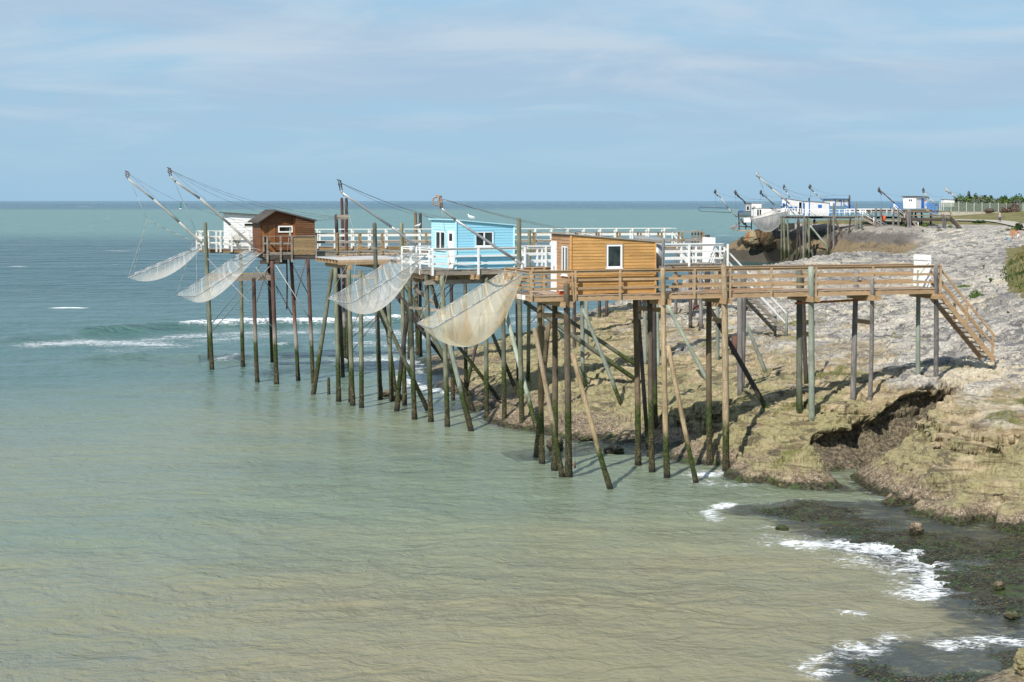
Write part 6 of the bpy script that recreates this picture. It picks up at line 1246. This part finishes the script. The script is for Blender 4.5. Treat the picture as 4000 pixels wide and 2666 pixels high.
for a in [('bush', 'bright green leafy bush on the grey slab behind the stair', 3812, 1172, 66, 44, 1, 900), ('bush', 'dark green bush at the right edge beside the path', 3985, 898, 46, 30, 0, 900), ('bush', 'low bright bush in front of the dark one beside the path', 3962, 902, 30, 20, 1, 500), ('bush', 'long dark green clump between lawn and path', 3828, 872, 55, 13, 0, 700), ('bush', 'small green bush on grey ground left of the painter', 3935, 900, 22, 12, 1, 300), ('bush', 'green tuft nearest the painter', 3915, 906, 18, 9, 2, 250),
          ('bush', 'bright bush at the foot of the middle white stair', 3527, 884, 24, 14, 1, 350), ('bush', 'bright bush right of the white stair foot', 3610, 884, 38, 14, 1, 400), ('bush', 'green bush between the bare wooden pier legs', 3712, 888, 26, 11, 1, 300), ('bush', 'olive clump by the long far stair', 3372, 898, 16, 9, 2, 200), ('bush', 'olive clump on the headland rim', 3305, 900, 20, 9, 2, 250), ('bush', 'brownish yellow tuft at the stair foot', 3604, 901, 12, 8, 2, 150), ('bush', 'small tuft left of the dark far stair', 3670, 900, 26, 7, 2, 200),
          ('bush', 'pair of green tufts above the near gate', 3838, 1016, 20, 10, 1, 200), ('bush', 'green tuft on the slab right of the near gate', 3842, 1040, 14, 10, 1, 150), ('bush', 'single green tuft high on the pale slab', 3870, 1092, 18, 13, 1, 200), ('bush', 'flat green growth left of the leafy bush', 3765, 1120, 60, 10, 1, 400), ('bush', 'tiny tuft below the bank', 3937, 1218, 12, 10, 2, 120)]: gbush(*a)
for a in [('shrub', 'bare brown twiggy shrub in the gap of the concrete wall', P4(2180, 668, 338), 2.1, 1.0, 3.3, 4, 1500), ('shrub', 'small brown shrub growing over the concrete wall', P4(1900, 618, 338.6), 1.3, .6, 1.1, 4, 400), ('shrub', 'thin brown shrub on the wall left of the big twiggy one', P4(2062, 640, 338.4), .8, .6, 2.0, 4, 400)]:
    bush(a[0], a[1], a[2], a[3], a[4], a[5], LF[a[6]], a[7], .3, 'brown shrubs at the wall', 'shrub')
# grass and low plants of the bank at the right edge
def bladestuff(name, label, cat, pts, mats, hmin, hmax, wd):
    vs = []; fs = []; mi = []
    for (x, y, z, m) in pts:
        h = random.uniform(hmin, hmax); a = random.uniform(0, 6.28); lean = Vector((random.uniform(-.5, .5), random.uniform(-.5, .5), 1)) * h; s = Vector((math.cos(a), math.sin(a), 0)) * wd * random.uniform(.6, 1.5); p = Vector((x, y, z - .05))
        k = len(vs); vs += [p - s, p + s, p + s * .7 + lean * .6, p - s * .7 + lean * .6, p + lean]; fs += [(k, k + 1, k + 2, k + 3), (k + 3, k + 2, k + 4)]; mi += [m, m]
    me = bpy.data.meshes.new(name); me.from_pydata([tuple(v) for v in vs], [], fs)
    for q in mats: me.materials.append(q)
    me.polygons.foreach_set('material_index', mi); o = link(name, me, None); tag(o, label, cat, kind='stuff'); return o
rs = np.random.RandomState(5); bx = rs.uniform(28, 66, 90000); by = rs.uniform(84, 165, 90000); bh_ = hbase(bx, by); nn_ = fbm(bx * .22, by * .22, 0 * bx, 4)
bpx = 2000 + 6000 * bx / (by * cp_ + (CAMH - bh_) * sp_); bqy = 1333 - 6000 * ((bh_ - CAMH) * cp_ + by * sp_) / (by * cp_ + (CAMH - bh_) * sp_)
keep = (bpx + nn_ * 30 > 3912 + np.abs(bqy - 1070) * .75) & (bh_ > 5.2); kk = np.where(keep)[0][:26000]
bladestuff('bank_grass', 'green and ochre grass covering the bank at the right edge', 'grass', [(bx[i], by[i], bh_[i] + .05, 0 if nn_[i] + random.uniform(-.2, .2) > .22 else (1 if nn_[i] + random.uniform(-.2, .2) < .02 else 2)) for i in kk], [LF[0], LF[5], LF[2]], .1, .3, .035)
# path over the plateau
def ribbon(name, pairs, mat, lift):
    vs = []; fs = []
    for (a, b) in pairs:
        for q in (a, b): h = hit(*q); vs.append((h.x, h.y, h.z + lift))
    for i in range(len(pairs) - 1): k = 2 * i; fs.append((k + 1, k, k + 2, k + 3))
    me = bpy.data.meshes.new(name); me.from_pydata(vs, [], fs); return tag(link(name, me, mat), kind='structure')
ribbon('footpath', [((3590, 860), (3590, 864)), ((3700, 860.5), (3700, 865)), ((3800, 862.5), (3800, 867)), ((3850, 863.5), (3850, 868)), ((3890, 864.5), (3890, 873)), ((3930, 867), (3930, 882)), ((3965, 871), (3965, 890)), ((4000, 879), (3995, 900)), ((4060, 890), (4050, 915))], M['concrete'], .22)
# =============== people ===============
def person(label, loc, h, face, top, legs, hair, arm=None, hat=None, bare=False, step=.12):
    E = empty('person', loc, label, 'person', None); c, sn = math.cos(face), math.sin(face); k = h / 1.75
    def R(x, y, z): return Vector(loc) + Vector((c * x - sn * y, sn * x + c * y, z)) * k
    def skin(name, verts, edges, rad, mat):
        me = bpy.data.meshes.new(name); me.from_pydata([tuple(R(*v)) for v in verts], edges, []); o = link(name, me, mat, E); o.modifiers.new('skin', 'SKIN'); s = o.modifiers.new('sub', 'SUBSURF'); s.levels = 1; s.render_levels = 1
        for i, r in enumerate(rad): me.skin_vertices[0].data[i].radius = (r * k, r * k)
        me.skin_vertices[0].data[0].use_root = True; return o
    st = step; ar = arm or [(.0, .25, 1.15), (.1, .28, .9)]
    V = [(0, 0, .95), (0, 0, 1.2), (0, 0, 1.42), (.01, 0, 1.53), (.02, 0, 1.66), (0, .18, 1.4), (ar[0][0], ar[0][1], ar[0][2]), (ar[1][0], ar[1][1], ar[1][2]), (0, -.18, 1.4), (.0, -.25, 1.12), (.06, -.27, .88), (0, .1, .9), (st, .11, .5), (st * .6, .11, .08), (st * .6 + .14, .12, .03), (0, -.1, .9), (-st * .4, -.11, .5), (-st, -.11, .1), (-st + .14, -.12, .03)]
    Eg = [(0, 1), (1, 2), (2, 3), (3, 4), (2, 5), (5, 6), (6, 7), (2, 8), (8, 9), (9, 10), (0, 11), (11, 12), (12, 13), (13, 14), (0, 15), (15, 16), (16, 17), (17, 18)]
    skin('body', V, Eg, [.13, .12, .13, .05, .1, .05, .04, .035, .05, .04, .035, .08, .055, .04, .035, .08, .055, .04, .035], M['skin'])
    skin('jacket', V[:3] + V[5:7] + V[8:10], [(0, 1), (1, 2), (2, 3), (3, 4), (2, 5), (5, 6)], [.17, .16, .16, .075, .06, .075, .06], top)
    L0 = [V[0], V[11], V[12], V[15], V[16]] + ([V[13], V[17]] if not bare else []); skin('trousers', L0, [(0, 1), (1, 2), (0, 3), (3, 4)] + ([(2, 5), (4, 6)] if not bare else []), [.15, .1, .075, .1, .075] + ([.06, .06] if not bare else []), legs)
    m = MB(); m.ball(R(.0, 0, 1.70), .115 * k, 10, 7, (1, .95, 1)); m.build('hair' if hat is None else 'hat', hair if hat is None else hat, E); return E
q_ = hit(3905, 872); person('person in a lavender jacket and white hat walking on the path', q_, 1.85, 1.7, M['lavender'], M['navy'], M['hair'], hat=M['white'])
q_ = P3(1616, 803, 297); q_.z = max(q_.z, gz(q_.x, q_.y) - .05); person('person in a dark jacket and pale shorts on the headland under the far pier', q_, 1.75, -1.5, M['navy'], M['jeans'], M['hair'], bare=True)
q_ = hit(3977, 941); person('person in an orange jacket standing at an easel near the right edge', q_, 1.75, 3.0, M['orange'], M['white'], M['hair'], arm=[(.2, .2, 1.25), (.4, .15, 1.3)], bare=True)
Ez = empty('easel', q_ + Vector((-.8, .1, 0)), 'brown backed painting on an easel in front of the person in orange', 'easel'); m_ = MB(); e0 = q_ + Vector((-.8, -.2, 0))
for d_ in ((-.25, 0), (.25, 0), (0, .6)): m_.tube(e0 + Vector((d_[0], d_[1], 0)), e0 + Vector((0, .1, 1.6)), .025, n=5)
m_.build('easel_legs', M['timber'], Ez); m_ = MB(); m_.box(e0 + Vector((-.45, -.05, .75)), Vector((.75, 0, 0)), Vector((0, .04, 0)), Vector((0, .1, .9))); m_.build('canvas', M['canvas'], Ez)
m_ = MB(); b_ = q_ + Vector((-1.7, -.3, 0)); m_.box(b_, Vector((.45, .1, 0)), Vector((-.05, .3, 0)), UP * .35); m_.tube(b_ + UP * .3, b_ + Vector((-.4, 0, .75)), .04, n=6); m_.box(b_ + Vector((-.45, .02, .35)), Vector((.4, 0, -.1)), Vector((0, .25, 0)), UP * .08); tag(m_.build('folding_stool', M['jeans'], None), 'low grey blue stool on the rock left of the easel', 'stool')
m_ = MB(); m_.ball(P4(511, 683, 286), .55, 10, 8, (.75, .6, 1.1), .06); m_.tube(P4(511, 660, 286), P4(513, 650, 286.4), .06, n=6); tag(m_.build('orange_float', M['orange'], None), 'bright orange bag hanging under the white railed far pier', 'float')
# buoy far out
q_ = pz(706, 818, 0); Bo = empty('channel_buoy', q_, 'green channel buoy far out on the water at the left', 'buoy'); u_ = q_.y / FPX
m_ = MB(); m_.tube(q_ - UP * .5, q_ + UP * u_ * 3, u_ * 5, n=16); m_.build('float', M['white_old'], Bo); m_ = MB(); m_.tube(q_ + UP * u_ * 3, q_ + UP * u_ * 15, u_ * 3.2, u_ * 2.8, n=14); m_.tube(q_ + UP * u_ * 15, q_ + UP * u_ * 25, u_ * 1.6, u_ * 1.3, n=10); m_.build('tower', M['green_paint'], Bo)
m_ = MB(); m_.ball(q_ + UP * u_ * 26, u_ * 1.4, 8, 6); m_.build('lantern', M['green_paint'], Bo)
# =============== small near things ===============
def boulder(label, px0, px1, pyt, pyb, seed, name='rock', mat=None, Y=None, dy=.8, group='loose rocks', lump=.28, cat='rock'):
    c = hit((px0 + px1) / 2, pyb) if Y is None else pt((px0 + px1) / 2, pyb, Y); rx = (px1 - px0) / FPX * c.y / 2; rz = (pyb - pyt) / FPX * c.y
    bm = bmesh.new(); bmesh.ops.create_icosphere(bm, subdivisions=5 if rx < 5 else 6, radius=1.0); co = np.array([v.co[:] for v in bm.verts]); f = 1.6
    n1 = fbm(co[:, 0] * f + seed, co[:, 1] * f, co[:, 2] * f * 1.5, 5, .6); n2 = 1 - np.abs(fbm(co[:, 0] * 4 + seed, co[:, 1] * 4, co[:, 2] * 6, 3, .6)) * 2
    r = 1 + n1 * lump * 1.6 + (n2 - .5) * lump * .35
    for i, v in enumerate(bm.verts): v.co = Vector((co[i, 0] * r[i] * rx, co[i, 1] * r[i] * rx * dy, (co[i, 2] * r[i] * .62 + .38) * rz)) + c - UP * (.05 * rz)
    me = bpy.data.meshes.new(name); bm.to_mesh(me); bm.free(); me.polygons.foreach_set('use_smooth', [True] * len(me.polygons)); o = link(name, me, mat or M['rock']); tag(o, label, cat, group); return o
boulder('barnacled upright rock standing in the water behind the leaning pale piles', 2134, 2200, 1700, 1760, 1)
boulder('flat brown rock in the water left of the four dark piles', 2358, 2438, 1738, 1772, 2)
boulder('low shell covered rock at the inlet behind the leaning pile', 2262, 2322, 1692, 1720, 3)
boulder('squat round rock sitting on the seaweed flat', 3552, 3606, 2036, 2084, 4)
boulder('yellowish rock cut by the bottom right edge', 3960, 4075, 2515, 2620, 5)
boulder('small dark rock in the water among the middle piles', 1492, 1532, 1525, 1548, 6)
boulder('flat dark rock next to the small one among the piles', 1538, 1575, 1535, 1562, 7)
boulder('small pale rock on the weed near the right edge', 3880, 3925, 2270, 2300, 8); boulder('low tan stones at the far edge of the reef', 3030, 3080, 2052, 2070, 9); boulder('tan rock low at the right end of the reef', 3920, 3985, 2388, 2412, 10)
def bouldmat():
    m, b, o = newmat('far_boulder_surface'); p = geo(); n = noise(p, .6, 6, .65, sc=(1, 1, .5)); f = noise(p, 2.4, 6, .7); col = mix(rng(f, .35, .65), (.20, .155, .09), (.36, .29, .18)); col = mix(rng(noise(p, .35, 4, .6, sc=(1.2, 1, .25), loc=(3, 1, 1)), .52, .62, 0, .85), col, (.22, .085, .03)); col = mix(rng(n, .55, .7, 0, .8), col, (.06, .05, .045)); L(col, b.inputs['Base Color']); b.inputs['Roughness'].default_value = .95; bump(b, f, .25, .9); return m
M['bould'] = bouldmat()
boulder('rust stained yellow block overhanging at the tip of the headland', 2906, 2985, 898, 944, 11, 'boulder', M['bould'], 301, .5, 'boulders of the headland', .2, 'boulder'); boulder('rust streaked yellow block beside the one at the tip', 2968, 3022, 896, 946, 12, 'boulder', M['bould'], 300.5, .6, 'boulders of the headland', .2, 'boulder')
def stump(label, T, B, d, mat=P2): b = hit(*B); t = pt(*T, b.y); mb = MB(); mb.tube(b - UP * .4, t, d / 2 * 1.1, d / 2 * .85, n=14, rings=8, jit=.09, round_top=True, bend=.04); tag(mb.build('stump', mat, None), label, 'stump', 'short stumps in the water')
stump('short barnacled stump alone in the water left of the middle piles', (1284, 1480), (1284, 1541), .2); stump('thin barnacled stump touching a tall pile', (1366, 1438), (1364, 1571), .15)
m_ = MB(); a_ = pt(2246, 1806, 66.0); m_.tube(a_ - UP * .26, a_, .045, n=8); m_.tube(a_, pt(2246, 1500, 66.5), .006, n=4); m_.tube(pt(2246, 1500, 66.5), pt(2244, 1180, 67), .006, n=4); tag(m_.build('hanging_weight', M['rust'], None), 'small rusty weight on a thin line above the water', 'weight')
for i, (px, py, w_, h_, lb) in enumerate(((2872, 1372, 34, 60, 'dark brown block of bricks behind the grey split piles'), (2697, 1268, 16, 12, 'dark footing block under the second short dark pile'), (2739, 1284, 22, 16, 'dark round footing under the short grey pile'), (2722, 1210, 34, 18, 'rust brown ring footing among the short dark piles'), (2620, 1412, 18, 12, 'small grey block on the rock under the pier'))):
    c_ = hit(px, py); s_ = c_.y / FPX; m_ = MB(); m_.tube(c_ - UP * .2, c_ + UP * h_ * s_, w_ * s_ / 2, w_ * s_ / 2 * .94, n=12 if i else 4, jit=.04); tag(m_.build('footing', M['rust'] if i in (0, 3) else M['dark_wood'], None), lb, 'footing', 'old footings on the rock')
# seaweed lying on the reef and floating in its pools
rs = np.random.RandomState(9); sx = rs.uniform(6, 22, 90000); sy = rs.uniform(27, 64, 90000); sh_ = hbase(sx, sy); sh_ = sh_ + fbm(sx * 1.1, sy * 1.7, 0 * sx, 5, 0.6) * 0.085 + fbm(sx * 0.4, sy * 0.9, 0 * sx + 2, 3) * 0.10 - 0.07; nn_ = fbm(sx * .5, sy * .8, 0 * sx, 4)
kk = np.where((sh_ > -.045) & (sh_ < .2) & (sx / sy > .13) & (nn_ > -.2))[0][:17000]
def weedstuff():
    vs = []; fs = []; mi = []
    for i in kk:
        p = Vector((sx[i], sy[i], max(sh_[i], 0.0) + .02 + random.uniform(0, .03))); a = random.uniform(0, 6.28); ln = random.uniform(.05, .15); d = Vector((math.cos(a), math.sin(a) * 1.2, random.uniform(-.1, .25))) * ln; s = Vector((-math.sin(a), math.cos(a), random.uniform(-.3, .3))) * random.uniform(.012, .03)
        k = len(vs); vs += [p, p + d * .5 + s, p + d, p + d * .5 - s]; fs.append((k, k + 1, k + 2, k + 3)); mi.append(0 if random.random() < .6 else (1 if nn_[i] + random.uniform(-.3, .3) < .05 else 2))
    me = bpy.data.meshes.new('seaweed'); me.from_pydata([tuple(v) for v in vs], [], fs)
    for nm, c, r in (('dark_weed', (.03, .027, .014), .35), ('brown_weed', (.13, .095, .035), .4), ('green_weed', (.055, .11, .022), .4)):
        m, b, o = newmat(nm); b.inputs['Base Color'].default_value = (*c, 1); b.inputs['Roughness'].default_value = r; me.materials.append(m)
    me.polygons.foreach_set('material_index', mi); tag(link('seaweed', me, None), 'dark brown and green seaweed spread over the reef', 'seaweed', kind='stuff')
weedstuff()
